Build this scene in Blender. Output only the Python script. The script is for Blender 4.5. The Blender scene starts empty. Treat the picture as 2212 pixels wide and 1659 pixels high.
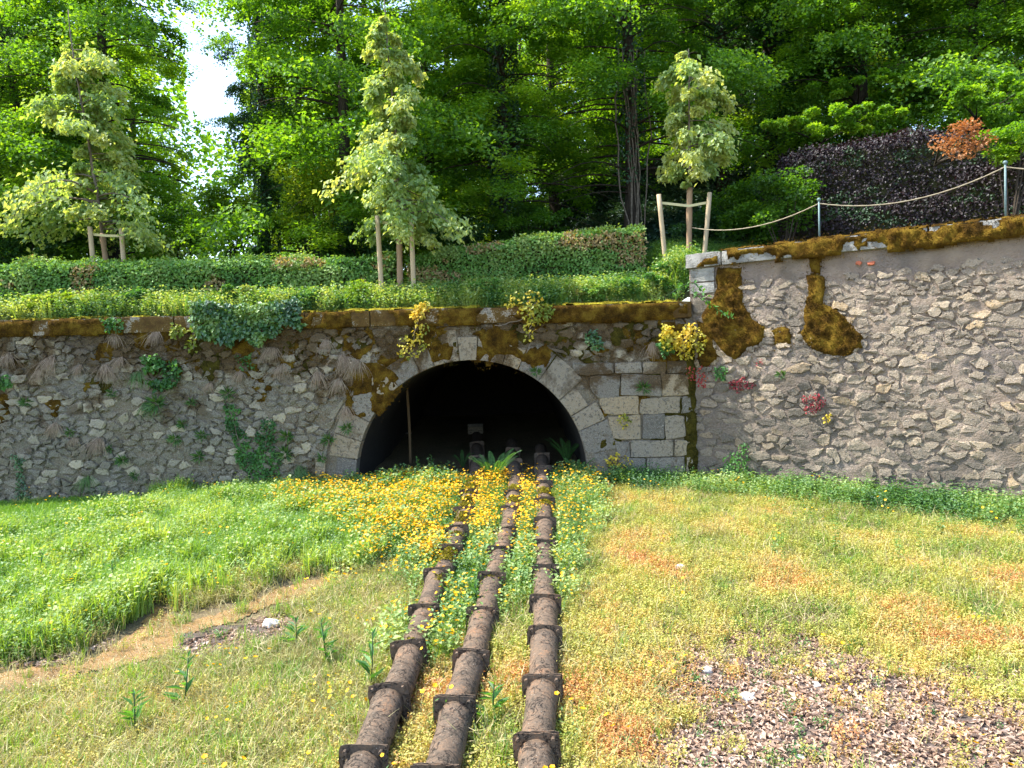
import bpy, math, random
import numpy as np
from mathutils import Matrix, Vector

# ------------------------------------------------------------------ camera, light, exposure
SC = bpy.context.scene
COL = SC.collection
H = 4.5; FPX = 1661.0; CX, CY = 1106.0, 829.5
PITCH = math.radians(2.05); ROLL = math.radians(1.6)
_f = np.array([0, math.cos(PITCH), -math.sin(PITCH)])
_u0 = np.array([0, math.sin(PITCH), math.cos(PITCH)])
_r0 = np.array([1.0, 0, 0])
_r = _r0 * math.cos(ROLL) - _u0 * math.sin(ROLL)
_u = _u0 * math.cos(ROLL) + _r0 * math.sin(ROLL)
EYE = np.array([0, 0, H])
cam = bpy.data.cameras.new('camera'); camo = bpy.data.objects.new('camera', cam); COL.objects.link(camo)
cam.sensor_width = 36; cam.lens = FPX / 2212 * 36; cam.clip_start = 0.1; cam.clip_end = 900
M4 = Matrix(((_r[0], _u[0], -_f[0], 0), (_r[1], _u[1], -_f[1], 0), (_r[2], _u[2], -_f[2], H), (0, 0, 0, 1)))
camo.matrix_world = M4
SC.camera = camo

SUN_H = np.array([-0.985, 0.17]); SUN_H /= np.linalg.norm(SUN_H); SUN_EL = math.radians(56)
sund = Vector((SUN_H[0] * math.cos(SUN_EL), SUN_H[1] * math.cos(SUN_EL), math.sin(SUN_EL)))
sl = bpy.data.lights.new('sun', 'SUN'); sl.energy = 3.3; sl.angle = math.radians(0.6); sl.color = (1.0, 0.95, 0.86)
so = bpy.data.objects.new('sun', sl); COL.objects.link(so); so.location = (-20, 0, 40)
so.rotation_euler = sund.to_track_quat('Z', 'Y').to_euler()
W = bpy.data.worlds.new('World'); SC.world = W; W.use_nodes = True
_nt = W.node_tree; _sky = _nt.nodes.new('ShaderNodeTexSky'); _sky.sky_type = 'NISHITA'; _sky.sun_disc = False
_sky.sun_elevation = SUN_EL; _sky.sun_rotation = math.atan2(SUN_H[0], SUN_H[1]); _sky.dust_density = 1.5
_bg = _nt.nodes['Background']; _bg.inputs[1].default_value = 0.15
_nt.links.new(_sky.outputs[0], _bg.inputs[0])
SC.view_settings.view_transform = 'Standard'; SC.view_settings.look = 'None'
SC.view_settings.exposure = 1.95; SC.view_settings.gamma = 1.0
SC.cycles.max_bounces = 8; SC.cycles.transmission_bounces = 6; SC.cycles.diffuse_bounces = 4
SC.cycles.use_denoising = True

R = np.random.RandomState(7); rnd = random.Random(11)

# ------------------------------------------------------------------ photo <-> world
def ray(px, py):
    d = _f + _r * ((px - CX) / FPX) + _u * ((CY - py) / FPX)
    return d
def at(px, py, Y):                      # point seen at (px,py) of a 2212-wide view, on plane y = Y
    d = ray(px, py); return EYE + d * (Y / d[1])
def proj(P):
    d = np.asarray(P, float) - EYE
    w = np.maximum(d @ _f, 1e-3)
    return CX + FPX * (d @ _r) / w, CY - FPX * (d @ _u) / w

# ------------------------------------------------------------------ noise
def _hash(ix, iy, iz, seed):
    h = (ix.astype(np.int64) * 374761393 + iy.astype(np.int64) * 668265263 + iz.astype(np.int64) * 2147483647 + seed * 974634777) & 0x7fffffff
    h = ((h ^ (h >> 13)) * 1274126177) & 0x7fffffff
    h = (h ^ (h >> 16)) & 0xffff
    return h / 65535.0
def vnoise(x, y, z=0.0, seed=0):
    x, y, z = np.broadcast_arrays(np.asarray(x, float), np.asarray(y, float), np.asarray(z, float))
    ix, iy, iz = np.floor(x), np.floor(y), np.floor(z)
    fx, fy, fz = x - ix, y - iy, z - iz
    fx = fx * fx * (3 - 2 * fx); fy = fy * fy * (3 - 2 * fy); fz = fz * fz * (3 - 2 * fz)
    def c(a, b, d): return _hash(ix + a, iy + b, iz + d, seed)
    v = 0
    for a in (0, 1):
        for b in (0, 1):
            for d in (0, 1):
                v = v + c(a, b, d) * (fx if a else 1 - fx) * (fy if b else 1 - fy) * (fz if d else 1 - fz)
    return v
def fbm(x, y, z=0.0, seed=0, octv=4):
    s = 0; a = .5; t = 0
    for k in range(octv):
        s = s + a * vnoise(np.asarray(x) * 2 ** k, np.asarray(y) * 2 ** k, np.asarray(z) * 2 ** k, seed + k * 17); t += a; a *= .5
    return s / t
def inpoly(px, py, poly):
    px = np.asarray(px, float); py = np.asarray(py, float)
    ins = np.zeros(px.shape, bool); n = len(poly)
    for i in range(n):
        x0, y0 = poly[i]; x1, y1 = poly[(i + 1) % n]
        if y0 == y1: continue
        c = ((y0 > py) != (y1 > py)) & (px < (x1 - x0) * (py - y0) / (y1 - y0) + x0)
        ins ^= c
    return ins
def sdist(px, py, poly):                # + inside
    d = np.full(np.shape(px), 1e9); n = len(poly)
    for i in range(n):
        x0, y0 = poly[i]; x1, y1 = poly[(i + 1) % n]
        dx, dy = x1 - x0, y1 - y0
        t = np.clip(((px - x0) * dx + (py - y0) * dy) / (dx * dx + dy * dy + 1e-12), 0, 1)
        d = np.minimum(d, np.hypot(px - x0 - t * dx, py - y0 - t * dy))
    return np.where(inpoly(px, py, poly), d, -d)

# ------------------------------------------------------------------ objects
def mesh(name, V, Fs, mats=(), midx=None, smooth=False, tint=None):
    me = bpy.data.meshes.new(name)
    V = np.asarray(V, np.float32).reshape(-1, 3)
    if isinstance(Fs, np.ndarray): Fs = [Fs]
    Fs = [np.asarray(f, np.int32) for f in Fs if len(f)]
    me.vertices.add(len(V)); me.vertices.foreach_set('co', V.ravel())
    loops = np.concatenate([f.ravel() for f in Fs]); tot = np.concatenate([np.full(len(f), f.shape[1], np.int32) for f in Fs])
    me.loops.add(len(loops)); me.loops.foreach_set('vertex_index', loops)
    me.polygons.add(len(tot)); st = np.concatenate([[0], np.cumsum(tot)[:-1]]).astype(np.int32)
    me.polygons.foreach_set('loop_start', st); me.polygons.foreach_set('loop_total', tot)
    for m in mats: me.materials.append(m)
    if midx is not None: me.polygons.foreach_set('material_index', np.asarray(midx, np.int32))
    me.polygons.foreach_set('use_smooth', np.full(len(tot), bool(smooth)))
    if tint is not None:
        a = me.attributes.new('tint', 'FLOAT', 'POINT'); a.data.foreach_set('value', np.asarray(tint, np.float32))
    me.update(calc_edges=True)
    return me
def ob(name, me, parent=None, loc=None, kind=None):
    o = bpy.data.objects.new(name, me); COL.objects.link(o)
    if loc is not None: o.location = loc
    if parent is not None: o.parent = parent
    if kind: o['kind'] = kind
    return o
def tag(o, label, cat, group=None, kind=None):
    o['label'] = label; o['category'] = cat
    if group: o['group'] = group
    if kind: o['kind'] = kind
    return o
def thing(name, label, cat, loc=(0, 0, 0), group=None):
    return tag(ob(name, None, None, Vector([float(c) for c in loc])), label, cat, group)

class Geo:                               # collects triangles and quads
    def __init__(s): s.V = []; s.T = []; s.Q = []; s.n = 0; s.tt = []
    def add(s, V, T=None, Q=None, t=0.0):
        V = np.asarray(V, float).reshape(-1, 3); s.V.append(V)
        if T is not None and len(T): s.T.append(np.asarray(T, int).reshape(-1, 3) + s.n)
        if Q is not None and len(Q): s.Q.append(np.asarray(Q, int).reshape(-1, 4) + s.n)
        s.tt.append(np.broadcast_to(np.asarray(t, float), (len(V),))); s.n += len(V)
    def mesh(s, name, mats, smooth=False, off=None):
        V = np.concatenate(s.V)
        if off is not None: V = V - np.asarray(off)
        Fs = []
        if s.T: Fs.append(np.concatenate(s.T))
        if s.Q: Fs.append(np.concatenate(s.Q))
        return mesh(name, V, Fs, mats, smooth=smooth, tint=np.concatenate(s.tt))

def tube(g, pts, rad, n=10, cap=True, t=0.0, wob=0.0, seed=0):
    pts = np.asarray(pts, float); rad = np.broadcast_to(np.asarray(rad, float), (len(pts),))
    d = np.gradient(pts, axis=0); d /= np.linalg.norm(d, axis=1)[:, None] + 1e-9
    ref = np.array([0, 0, 1.0]) if abs(d[:, 2]).mean() < .8 else np.array([1.0, 0, 0])
    a = np.cross(d, ref); a /= np.linalg.norm(a, axis=1)[:, None] + 1e-9; b = np.cross(d, a)
    th = np.arange(n) / n * 2 * math.pi
    rr = rad[:, None] * np.ones(n)
    if wob: rr = rr * (1 + wob * (fbm(np.cos(th)[None] * 2 + 9, np.sin(th)[None] * 2, np.arange(len(pts))[:, None] * .5, seed, 3) - .5) * 2)
    V = pts[:, None] + rr[..., None] * (np.cos(th)[None, :, None] * a[:, None] + np.sin(th)[None, :, None] * b[:, None])
    V = V.reshape(-1, 3); i = np.arange(len(pts) - 1)[:, None] * n; j = np.arange(n)[None]; k = (j + 1) % n
    Q = np.stack([i + j, i + k, i + n + k, i + n + j], -1).reshape(-1, 4)
    T = []
    if cap:
        V = np.concatenate([V, pts[:1], pts[-1:]]); c0 = len(V) - 2; m = (len(pts) - 1) * n
        T = [[c0, (q + 1) % n, q] for q in range(n)] + [[c0 + 1, m + q, m + (q + 1) % n] for q in range(n)]
    g.add(V, T, Q, t)

def unit(v): return v / (np.linalg.norm(v, axis=-1, keepdims=True) + 1e-9)
def leaves(g, P, D, N, L, Wd, t, fold=.18, curl=.0):
    """many folded four-cornered leaves: base P, direction D, normal N"""
    P = np.asarray(P, float); n = len(P)
    if n == 0: return
    D = unit(D); S = unit(np.cross(D, N)); N2 = np.cross(S, D)
    L = np.broadcast_to(L, (n,))[:, None]; Wd = np.broadcast_to(Wd, (n,))[:, None]
    a = P; m = P + D * L * .5 - N2 * L * .02
    l = P + D * L * .45 + S * Wd * .5 + N2 * Wd * fold; r = P + D * L * .45 - S * Wd * .5 + N2 * Wd * fold
    tip = P + D * L - N2 * L * curl
    V = np.stack([a, l, tip, r], 1).reshape(-1, 3); i = np.arange(n) * 4
    T = np.concatenate([np.stack([i, i + 2, i + 1], 1), np.stack([i, i + 3, i + 2], 1)])
    g.add(V, T, None, np.repeat(np.broadcast_to(t, (n,)), 4))
def rdir(n, rs=None):
    v = (rs or R).normal(size=(n, 3)); return unit(v)

# ------------------------------------------------------------------ materials
class NT:
    def __init__(s, name):
        s.m = bpy.data.materials.new(name); s.m.use_nodes = True; s.t = s.m.node_tree; s.t.nodes.clear()
        s.out = s.n('ShaderNodeOutputMaterial')
    def n(s, typ, **kw):
        q = s.t.nodes.new(typ)
        for k, v in kw.items(): setattr(q, k, v)
        return q
    def l(s, a, b): s.t.links.new(a, b)
    def setv(s, sock, v):
        if hasattr(v, 'node') or isinstance(v, bpy.types.NodeSocket): s.l(v, sock)
        elif isinstance(v, (tuple, list)): sock.default_value = (*v, 1) if len(v) == 3 and sock.type == 'RGBA' else v
        else: sock.default_value = v
    def pos(s): return s.n('ShaderNodeNewGeometry').outputs['Position']
    def noise(s, scale, vec=None, det=4, rough=.55, dist=0.0):
        q = s.n('ShaderNodeTexNoise'); q.inputs['Scale'].default_value = scale; q.inputs['Detail'].default_value = det
        q.inputs['Roughness'].default_value = rough; q.inputs['Distortion'].default_value = dist
        s.l(vec if vec is not None else s.pos(), q.inputs['Vector']); return q.outputs['Fac']
    def voro(s, scale, vec=None, out='Distance'):
        q = s.n('ShaderNodeTexVoronoi'); q.inputs['Scale'].default_value = scale
        s.l(vec if vec is not None else s.pos(), q.inputs['Vector']); return q.outputs[out]
    def math(s, op, a, b=0.0, c=None):
        q = s.n('ShaderNodeMath', operation=op); s.setv(q.inputs[0], a); s.setv(q.inputs[1], b)
        if c is not None: s.setv(q.inputs[2], c)
        return q.outputs[0]
    def step(s, v, lo, hi):
        q = s.n('ShaderNodeMapRange'); s.setv(q.inputs[0], v); q.inputs[1].default_value = lo; q.inputs[2].default_value = hi
        return q.outputs[0]
    def mix(s, f, a, b, mode='MIX'):
        q = s.n('ShaderNodeMix', data_type='RGBA', blend_type=mode); s.setv(q.inputs[0], f); s.setv(q.inputs[6], a); s.setv(q.inputs[7], b)
        return q.outputs[2]
    def ramp(s, f, cols):
        q = s.n('ShaderNodeValToRGB'); s.setv(q.inputs[0], f); e = q.color_ramp.elements
        while len(e) < len(cols): e.new(.5)
        for x, (p, c) in zip(e, cols): x.position = p; x.color = (*c, 1)
        return q.outputs[0]
    def attr(s, name, typ='GEOMETRY'):
        q = s.n('ShaderNodeAttribute', attribute_name=name, attribute_type=typ); return q.outputs['Fac']
    def bump(s, h, dist=.02, st=1.0):
        q = s.n('ShaderNodeBump'); q.inputs['Strength'].default_value = st; q.inputs['Distance'].default_value = dist
        s.l(h, q.inputs['Height']); return q.outputs[0]
    def surf(s, col, rough=.9, normal=None, spec=.2, metal=0.0):
        p = s.n('ShaderNodeBsdfPrincipled'); s.setv(p.inputs['Base Color'], col); s.setv(p.inputs['Roughness'], rough)
        p.inputs['Specular IOR Level'].default_value = spec; p.inputs['Metallic'].default_value = metal
        if normal is not None: s.l(normal, p.inputs['Normal'])
        s.l(p.outputs[0], s.out.inputs[0]); return s.m
    def rand(s): return s.n('ShaderNodeObjectInfo').outputs['Random']

def leaf_mat(name, cols, trans=.5, inst=False, gloss=.025, tcol=(1.7, 1.5, .5), rough=.55):
    m = NT(name)
    v = m.attr('tint')
    if inst: v = m.math('ADD', v, m.attr('itint', 'INSTANCER'))
    else: v = m.math('ADD', v, m.math('MULTIPLY', m.math('SUBTRACT', m.rand(), .5), .12))
    k = len(cols)
    c = m.ramp(v, [(i / (k - 1), q) for i, q in enumerate(cols)])
    d = m.n('ShaderNodeBsdfDiffuse'); m.l(c, d.inputs[0])
    t = m.n('ShaderNodeBsdfTranslucent'); m.l(m.mix(1.0, c, tcol, 'MULTIPLY'), t.inputs[0])
    x = m.n('ShaderNodeMixShader'); x.inputs[0].default_value = trans; m.l(d.outputs[0], x.inputs[1]); m.l(t.outputs[0], x.inputs[2])
    g = m.n('ShaderNodeBsdfGlossy'); g.inputs[0].default_value = (.9, .95, 1, 1); g.inputs['Roughness'].default_value = rough
    y = m.n('ShaderNodeMixShader'); y.inputs[0].default_value = gloss; m.l(x.outputs[0], y.inputs[1]); m.l(g.outputs[0], y.inputs[2])
    m.l(y.outputs[0], m.out.inputs[0]); return m.m

MAT = {}
MAT['beech'] = leaf_mat('beech_leaf', [(.045, .12, .012), (.085, .21, .012), (.15, .31, .018), (.26, .42, .025)], .57)
MAT['darkleaf'] = leaf_mat('dark_leaf', [(.018, .05, .02), (.03, .09, .025), (.045, .13, .025), (.09, .19, .03)], .42)
MAT['young'] = leaf_mat('young_tree_leaf', [(.12, .21, .06), (.19, .31, .09), (.29, .40, .13), (.42, .48, .18)], .5, gloss=.035)
MAT['lime'] = leaf_mat('lime_leaf', [(.09, .20, .015), (.16, .29, .015), (.25, .36, .02), (.35, .42, .03)], .5)
MAT['hedge'] = leaf_mat('hedge_leaf', [(.05, .14, .03), (.10, .24, .04), (.18, .34, .07), (.36, .27, .12)], .35, gloss=.03)
MAT['copper'] = leaf_mat('copper_leaf', [(.014, .009, .010), (.024, .014, .015), (.038, .022, .024), (.03, .07, .02)], .25, gloss=.03, tcol=(1.2, .6, .7))
MAT['brownleaf'] = leaf_mat('withered_leaf', [(.22, .09, .03), (.34, .15, .05), (.45, .22, .09), (.55, .33, .16)], .4, tcol=(1.1, .8, .5))
MAT['ivy'] = leaf_mat('ivy_leaf', [(.015, .05, .015), (.03, .10, .025), (.055, .15, .03), (.17, .28, .05)], .25, gloss=.06, rough=.5)
MAT['fern'] = leaf_mat('fern_leaf', [(.03, .09, .02), (.05, .15, .03), (.075, .21, .04), (.11, .26, .05)], .45)
MAT['yellowleaf'] = leaf_mat('yellow_leaf', [(.18, .24, .02), (.38, .36, .03), (.60, .48, .04), (.70, .50, .06)], .4, tcol=(1.1, 1, .5))
MAT['redleaf'] = leaf_mat('red_leaf', [(.15, .01, .02), (.30, .02, .03), (.45, .05, .04), (.55, .16, .06)], .35, tcol=(1.2, .7, .7))
MAT['strawgrass'] = leaf_mat('straw_grass', [(.16, .11, .06), (.28, .20, .13), (.42, .32, .22), (.15, .18, .06)], .3, tcol=(1, .9, .8))
MAT['tuft'] = leaf_mat('tuft_leaf', [(.02, .06, .02), (.04, .10, .025), (.06, .15, .03), (.12, .2, .05)], .3)
G1 = [(.045, .13, .02), (.10, .24, .03), (.20, .35, .05), (.38, .46, .10)]
MAT['grass'] = leaf_mat('meadow_grass', G1, .45, inst=True)
MAT['weed'] = leaf_mat('weed_leaf', [(.035, .10, .03), (.07, .18, .04), (.16, .28, .07), (.34, .42, .14)], .4, inst=True, gloss=.03)
MAT['cress'] = leaf_mat('cress_leaf', [(.14, .24, .03), (.34, .38, .06), (.55, .48, .13), (.55, .24, .09)], .38, inst=True, tcol=(1.2, 1.05, .5))
MAT['dry'] = leaf_mat('dry_grass', [(.30, .30, .10), (.42, .37, .16), (.52, .43, .24), (.45, .28, .14)], .3, inst=True, tcol=(1, .9, .7))
MAT['litter'] = leaf_mat('dead_leaf', [(.20, .12, .08), (.34, .23, .16), (.50, .38, .29), (.64, .54, .45)], .2, inst=True, tcol=(1, .9, .8))
MAT['petal'] = leaf_mat('buttercup_petal', [(.72, .33, .0), (.78, .38, .0), (.80, .44, .0), (.82, .50, .01)], .3, inst=True, tcol=(1, .9, .3))
MAT['ivyi'] = leaf_mat('ivy_ground_leaf', [(.012, .035, .022), (.02, .055, .032), (.035, .08, .04), (.12, .16, .11)], .2, inst=True, gloss=.04)

def m_bark():
    m = NT('bark'); p = m.pos(); v = m.n('ShaderNodeMapping'); v.inputs['Scale'].default_value = (6, 6, 1.2); m.l(p, v.inputs['Vector'])
    n = m.noise(3, v.outputs[0], 6, .7); c = m.ramp(n, [(.3, (.02, .016, .012)), (.6, (.07, .055, .04)), (.8, (.12, .10, .07))])
    return m.surf(c, .95, m.bump(n, .06))
def m_youngbark():
    m = NT('young_bark'); n = m.noise(14); c = m.ramp(n, [(.3, (.10, .08, .06)), (.7, (.22, .18, .14))]); return m.surf(c, .9, m.bump(n, .01))
def m_wood(name, a, b):
    m = NT(name); v = m.n('ShaderNodeMapping'); v.inputs['Scale'].default_value = (18, 18, 1.5); m.l(m.pos(), v.inputs['Vector'])
    n = m.noise(2.5, v.outputs[0], 5, .65); return m.surf(m.mix(n, a, b), .8, m.bump(n, .006))
MAT['bark'] = m_bark(); MAT['ybark'] = m_youngbark()
MAT['stake'] = m_wood('stake_wood', (.30, .22, .13), (.58, .46, .30))
MAT['wrap'] = m_wood('reed_mat', (.20, .12, .07), (.48, .33, .21))
MAT['band'] = m_wood('strap', (.50, .44, .22), (.62, .56, .34))
MAT['oldwood'] = m_wood('old_wood', (.10, .07, .04), (.26, .17, .09))
def m_stone(name, cols, lich, spot=.5, stain=None):
    m = NT(name); n1 = m.noise(1.3); n2 = m.noise(14, det=6, rough=.7); n3 = m.noise(45, det=4, rough=.7); v = m.voro(26)
    f = m.math('ADD', m.math('MULTIPLY', m.rand(), .55), m.math('MULTIPLY', n2, .45))
    c = m.ramp(f, cols)
    c = m.mix(m.step(n2, spot, spot + .12), c, lich[0])
    c = m.mix(m.math('MULTIPLY', m.step(n3, .54, .62), .75), c, lich[1])
    c = m.mix(m.math('MULTIPLY', m.step(v, .16, .06), m.step(n1, .45, .6)), c, lich[2])
    if stain is not None:
        s1 = m.noise(.9, det=6, rough=.65, dist=.3); z = m.n('ShaderNodeSeparateXYZ'); m.l(m.pos(), z.inputs[0])
        hz = m.step(z.outputs[2], stain[0], stain[1])
        k = m.step(m.math('ADD', s1, m.math('MULTIPLY', hz, stain[2])), .60, .68)
        c = m.mix(m.math('MULTIPLY', k, .85), c, m.ramp(n3, [(.35, (.035, .022, .012)), (.65, (.13, .075, .022))]))
        blu = m.step(m.noise(.5, det=3), .5, .62)
        c = m.mix(m.math('MULTIPLY', blu, .22), c, (.22, .225, .21))
    h = m.math('ADD', m.math('MULTIPLY', n2, 1.0), m.math('MULTIPLY', n3, .5))
    return m.surf(c, .95, m.bump(h, .07, 1.0), .15)
MAT['stoneL'] = m_stone('old_wall_stone', [(.22, (.14, .115, .08)), (.42, (.28, .25, .185)), (.56, (.39, .335, .24)), (.72, (.48, .41, .28))],
                        [(.08, .068, .05), (.46, .42, .34), (.035, .03, .025)], .54, (2.6, 5.4, .235))
MAT['mortarL'] = m_stone('old_wall_mortar', [(.25, (.12, .09, .06)), (.48, (.28, .235, .165)), (.68, (.44, .37, .26))],
                         [(.07, .055, .04), (.38, .36, .30), (.02, .02, .018)], .53, (2.6, 5.4, .24))
MAT['ashlar'] = m_stone('ashlar_stone', [(.25, (.17, .155, .13)), (.5, (.28, .25, .20)), (.75, (.40, .31, .19))],
                        [(.11, .10, .085), (.42, .38, .31), (.05, .05, .045)], .51, (2.2, 5.6, .20))
MAT['stoneR'] = m_stone('light_wall_stone', [(.25, (.21, .175, .135)), (.48, (.36, .29, .215)), (.66, (.47, .38, .27)), (.85, (.54, .36, .18))],
                        [(.12, .11, .095), (.50, .44, .36), (.055, .05, .045)], .53)
def m_mortarR():
    m = NT('light_wall_mortar'); n = m.noise(2.2, det=5); n2 = m.noise(20, det=5, rough=.7); n3 = m.noise(.6, det=3)
    c = m.ramp(n, [(.3, (.26, .20, .155)), (.6, (.36, .285, .22)), (.8, (.43, .335, .25))])
    c = m.mix(m.math('MULTIPLY', m.step(n3, .48, .62), .65), c, (.19, .165, .15))
    c = m.mix(m.math('MULTIPLY', m.step(n2, .55, .7), .5), c, (.27, .24, .21))
    return m.surf(c, .95, m.bump(m.math('ADD', n2, n), .09))
MAT['mortarR'] = m_mortarR()
def weather(mat):                        # old grey soiling low in the corner
    t = mat.node_tree; p = next(n for n in t.nodes if n.type == 'BSDF_PRINCIPLED'); src_ = p.inputs['Base Color'].links[0].from_socket
    m = NT.__new__(NT); m.m = mat; m.t = t
    z = m.n('ShaderNodeSeparateXYZ'); m.l(m.pos(), z.inputs[0]); f = m.math('ADD', m.noise(.8, det=6, rough=.65), m.math('ADD', m.math('MULTIPLY', m.step(z.outputs[2], 4.9, 2.6), .16), m.math('MULTIPLY', m.step(z.outputs[0], 9.5, 4.7), .14)))
    k = m.step(f, .58, .74); m.l(m.mix(m.math('MULTIPLY', k, .8), src_, m.mix(.62, src_, (.075, .072, .062))), p.inputs['Base Color'])
weather(MAT['mortarR']); weather(MAT['stoneR'])
def m_moss(name, a, b, c3):
    m = NT(name); n = m.noise(3.5, det=5); n2 = m.noise(38, det=4, rough=.7)
    v = m.math('ADD', m.math('MULTIPLY', n, .6), m.math('MULTIPLY', n2, .4))
    c = m.ramp(v, [(.40, a), (.5, b), (.60, c3)])
    return m.surf(c, 1.0, m.bump(m.math('ADD', n2, n), .07), .05)
MAT['moss'] = m_moss('brown_moss', (.045, .025, .006), (.11, .06, .009), (.20, .13, .018))
MAT['mossdark'] = m_moss('olive_moss', (.028, .026, .006), (.06, .05, .010), (.10, .085, .015))
MAT['mossbright'] = m_moss('bright_moss', (.13, .11, .01), (.26, .22, .018), (.40, .35, .035))
def m_coping():
    m = NT('coping_stone'); n = m.noise(2.6, det=6, rough=.65); n2 = m.noise(30, det=4)
    c = m.ramp(m.math('ADD', m.math('MULTIPLY', n, .75), m.math('MULTIPLY', n2, .25)),
               [(.36, (.16, .14, .11)), (.42, (.34, .30, .24)), (.46, (.13, .08, .025)), (.62, (.07, .04, .015)), (.72, (.16, .11, .02))])
    return m.surf(c, .95, m.bump(n2, .03), .1)
MAT['coping'] = m_coping()
def m_copingpale():
    m = NT('pale_coping'); n = m.noise(2.6, det=6, rough=.65); n2 = m.noise(30, det=4)
    c = m.ramp(n, [(.35, (.16, .155, .14)), (.55, (.32, .31, .28)), (.8, (.44, .42, .38))]); return m.surf(c, .95, m.bump(n2, .03), .1)
MAT['copingpale'] = m_copingpale()
def m_rust():
    m = NT('rusty_iron'); n = m.noise(3, det=6, rough=.7); n2 = m.noise(28, det=5, rough=.7); v = m.voro(34)
    nl = m.noise(7, det=6, rough=.75, dist=.8)
    c = m.ramp(m.math('ADD', m.math('MULTIPLY', n, .5), m.math('MULTIPLY', n2, .5)),
               [(.36, (.045, .037, .028)), (.46, (.105, .078, .056)), (.56, (.15, .10, .065)), (.68, (.30, .145, .07))])
    c = m.mix(m.math('MULTIPLY', m.step(v, .2, .1), m.step(nl, .45, .6)), c, (.34, .33, .28))
    cr = m.step(m.math('ABSOLUTE', m.math('SUBTRACT', m.noise(4, det=5, rough=.6, dist=1.2), .5)), 0.0, .018)
    c = m.mix(cr, (.012, .01, .009), c)
    h = m.math('ADD', m.math('MULTIPLY', cr, .5), n2)
    return m.surf(c, .85, m.bump(h, .02), .25)
MAT['rust'] = m_rust()
def m_flat(name, c, rough=.6, metal=0.0, sc=30, dark=.6):
    m = NT(name); n = m.noise(sc); return m.surf(m.mix(n, tuple(x * dark for x in c), c), rough, m.bump(n, .004), .3, metal)
MAT['postpaint'] = m_flat('grey_green_paint', (.16, .24, .24)); MAT['rope'] = m_flat('rope_fibre', (.34, .29, .20), .95, sc=60)
MAT['whitestone'] = m_flat('pale_stone', (.62, .60, .55), .9, sc=18, dark=.75)
MAT['soot'] = m_flat('sooty_masonry', (.032, .028, .023), 1.0, sc=6, dark=.3)  # near-black colour paints in the shade inside the tunnel
MAT['tile'] = m_flat('red_brick', (.50, .15, .08), .9, sc=20)
MAT['stick'] = m_flat('dead_twig', (.16, .12, .09), .9, sc=20)
MAT['plastic'] = m_flat('white_scrap', (.45, .45, .42), .5)
def m_ground():
    m = NT('soil'); n = m.noise(.8, det=6, rough=.6); n2 = m.noise(18, det=6, rough=.75); n3 = m.noise(70, det=3)
    c = m.ramp(n2, [(.3, (.07, .055, .035)), (.5, (.15, .12, .07)), (.65, (.28, .22, .12))])
    c = m.mix(m.step(n, .5, .65), c, (.11, .10, .05)); c = m.mix(m.math('MULTIPLY', m.step(n3, .55, .7), .5), c, (.40, .33, .20))
    return m.surf(c, 1.0, m.bump(n2, .05), .1)
MAT['ground'] = m_ground()
def m_mud():
    m = NT('wet_mud'); n = m.noise(3, det=6, rough=.65); n2 = m.noise(26, det=5, rough=.75)
    c = m.ramp(n, [(.3, (.14, .075, .025)), (.55, (.26, .15, .05)), (.75, (.34, .23, .10))]); c = m.mix(m.step(n2, .56, .66), c, (.10, .08, .06))
    return m.surf(c, m.ramp(n2, [(.4, (.12, .12, .12)), (.6, (.6, .6, .6))]), m.bump(n2, .025), .5)
MAT['mud'] = m_mud()
MAT['hill'] = m_flat('woodland_soil', (.05, .055, .02), 1.0, sc=5)
MAT['darksoil'] = m_flat('dark_humus', (.12, .095, .08), 1.0, sc=14, dark=.35)

# ------------------------------------------------------------------ terrain
YW = 20.0                                # the old wall's face
CR = np.array([4.72, 20.0]); UR = np.array([6.0, -3.95]); UR /= np.linalg.norm(UR); NR = np.array([UR[1], -UR[0]])   # right wall
if NR[1] > 0: NR = -NR
MUD = [(765, 1245), (652, 1254), (594, 1268), (553, 1290), (472, 1326), (382, 1349), (369, 1331), (342, 1304), (315, 1331), (292, 1362), (225, 1403),
       (171, 1432), (90, 1445), (-400, 1500), (-400, 1590), (67, 1488), (180, 1462), (351, 1425), (378, 1403), (432, 1376), (495, 1349), (630, 1295), (742, 1263)]
def ground_z(x, y):
    x = np.asarray(x, float); y = np.asarray(y, float)
    z = .054 * np.clip(y, -10, 40) + (fbm(x * .6, y * .6, 0, 3, 3) - .5) * .16
    z = z + np.exp(-((x - .3) / 2.5) ** 2) * .10 * (y < 25)
    return z
def gpt(px, py, dz=0.0):                 # ground point under a pixel
    d = ray(px, py); t = 20.0
    for _ in range(12):
        p = EYE + d * t; gz = float(ground_z(p[0], p[1])) + dz
        t += (p[2] - gz) / (-d[2] + .054 * d[1])
    return EYE + d * t
xs = np.concatenate([np.linspace(-120, -18, 12)[:-1], np.linspace(-18, 16, 200), np.linspace(16, 120, 12)[1:]])
ys = np.concatenate([np.linspace(-90, 5, 14)[:-1], np.linspace(5, 20.6, 100), np.linspace(20.6, 44, 20)[1:]])
X, Y = np.meshgrid(xs, ys); Z = ground_z(X, Y)
V = np.stack([X, Y, Z], -1).reshape(-1, 3); nx, ny = len(xs), len(ys)
i = (np.arange(ny - 1)[:, None] * nx + np.arange(nx - 1)[None]).ravel()
Q = np.stack([i, i + 1, i + nx + 1, i + nx], 1)
g0 = ob('ground', mesh('ground', V, Q, [MAT['ground']], smooth=True), kind='structure')

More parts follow.
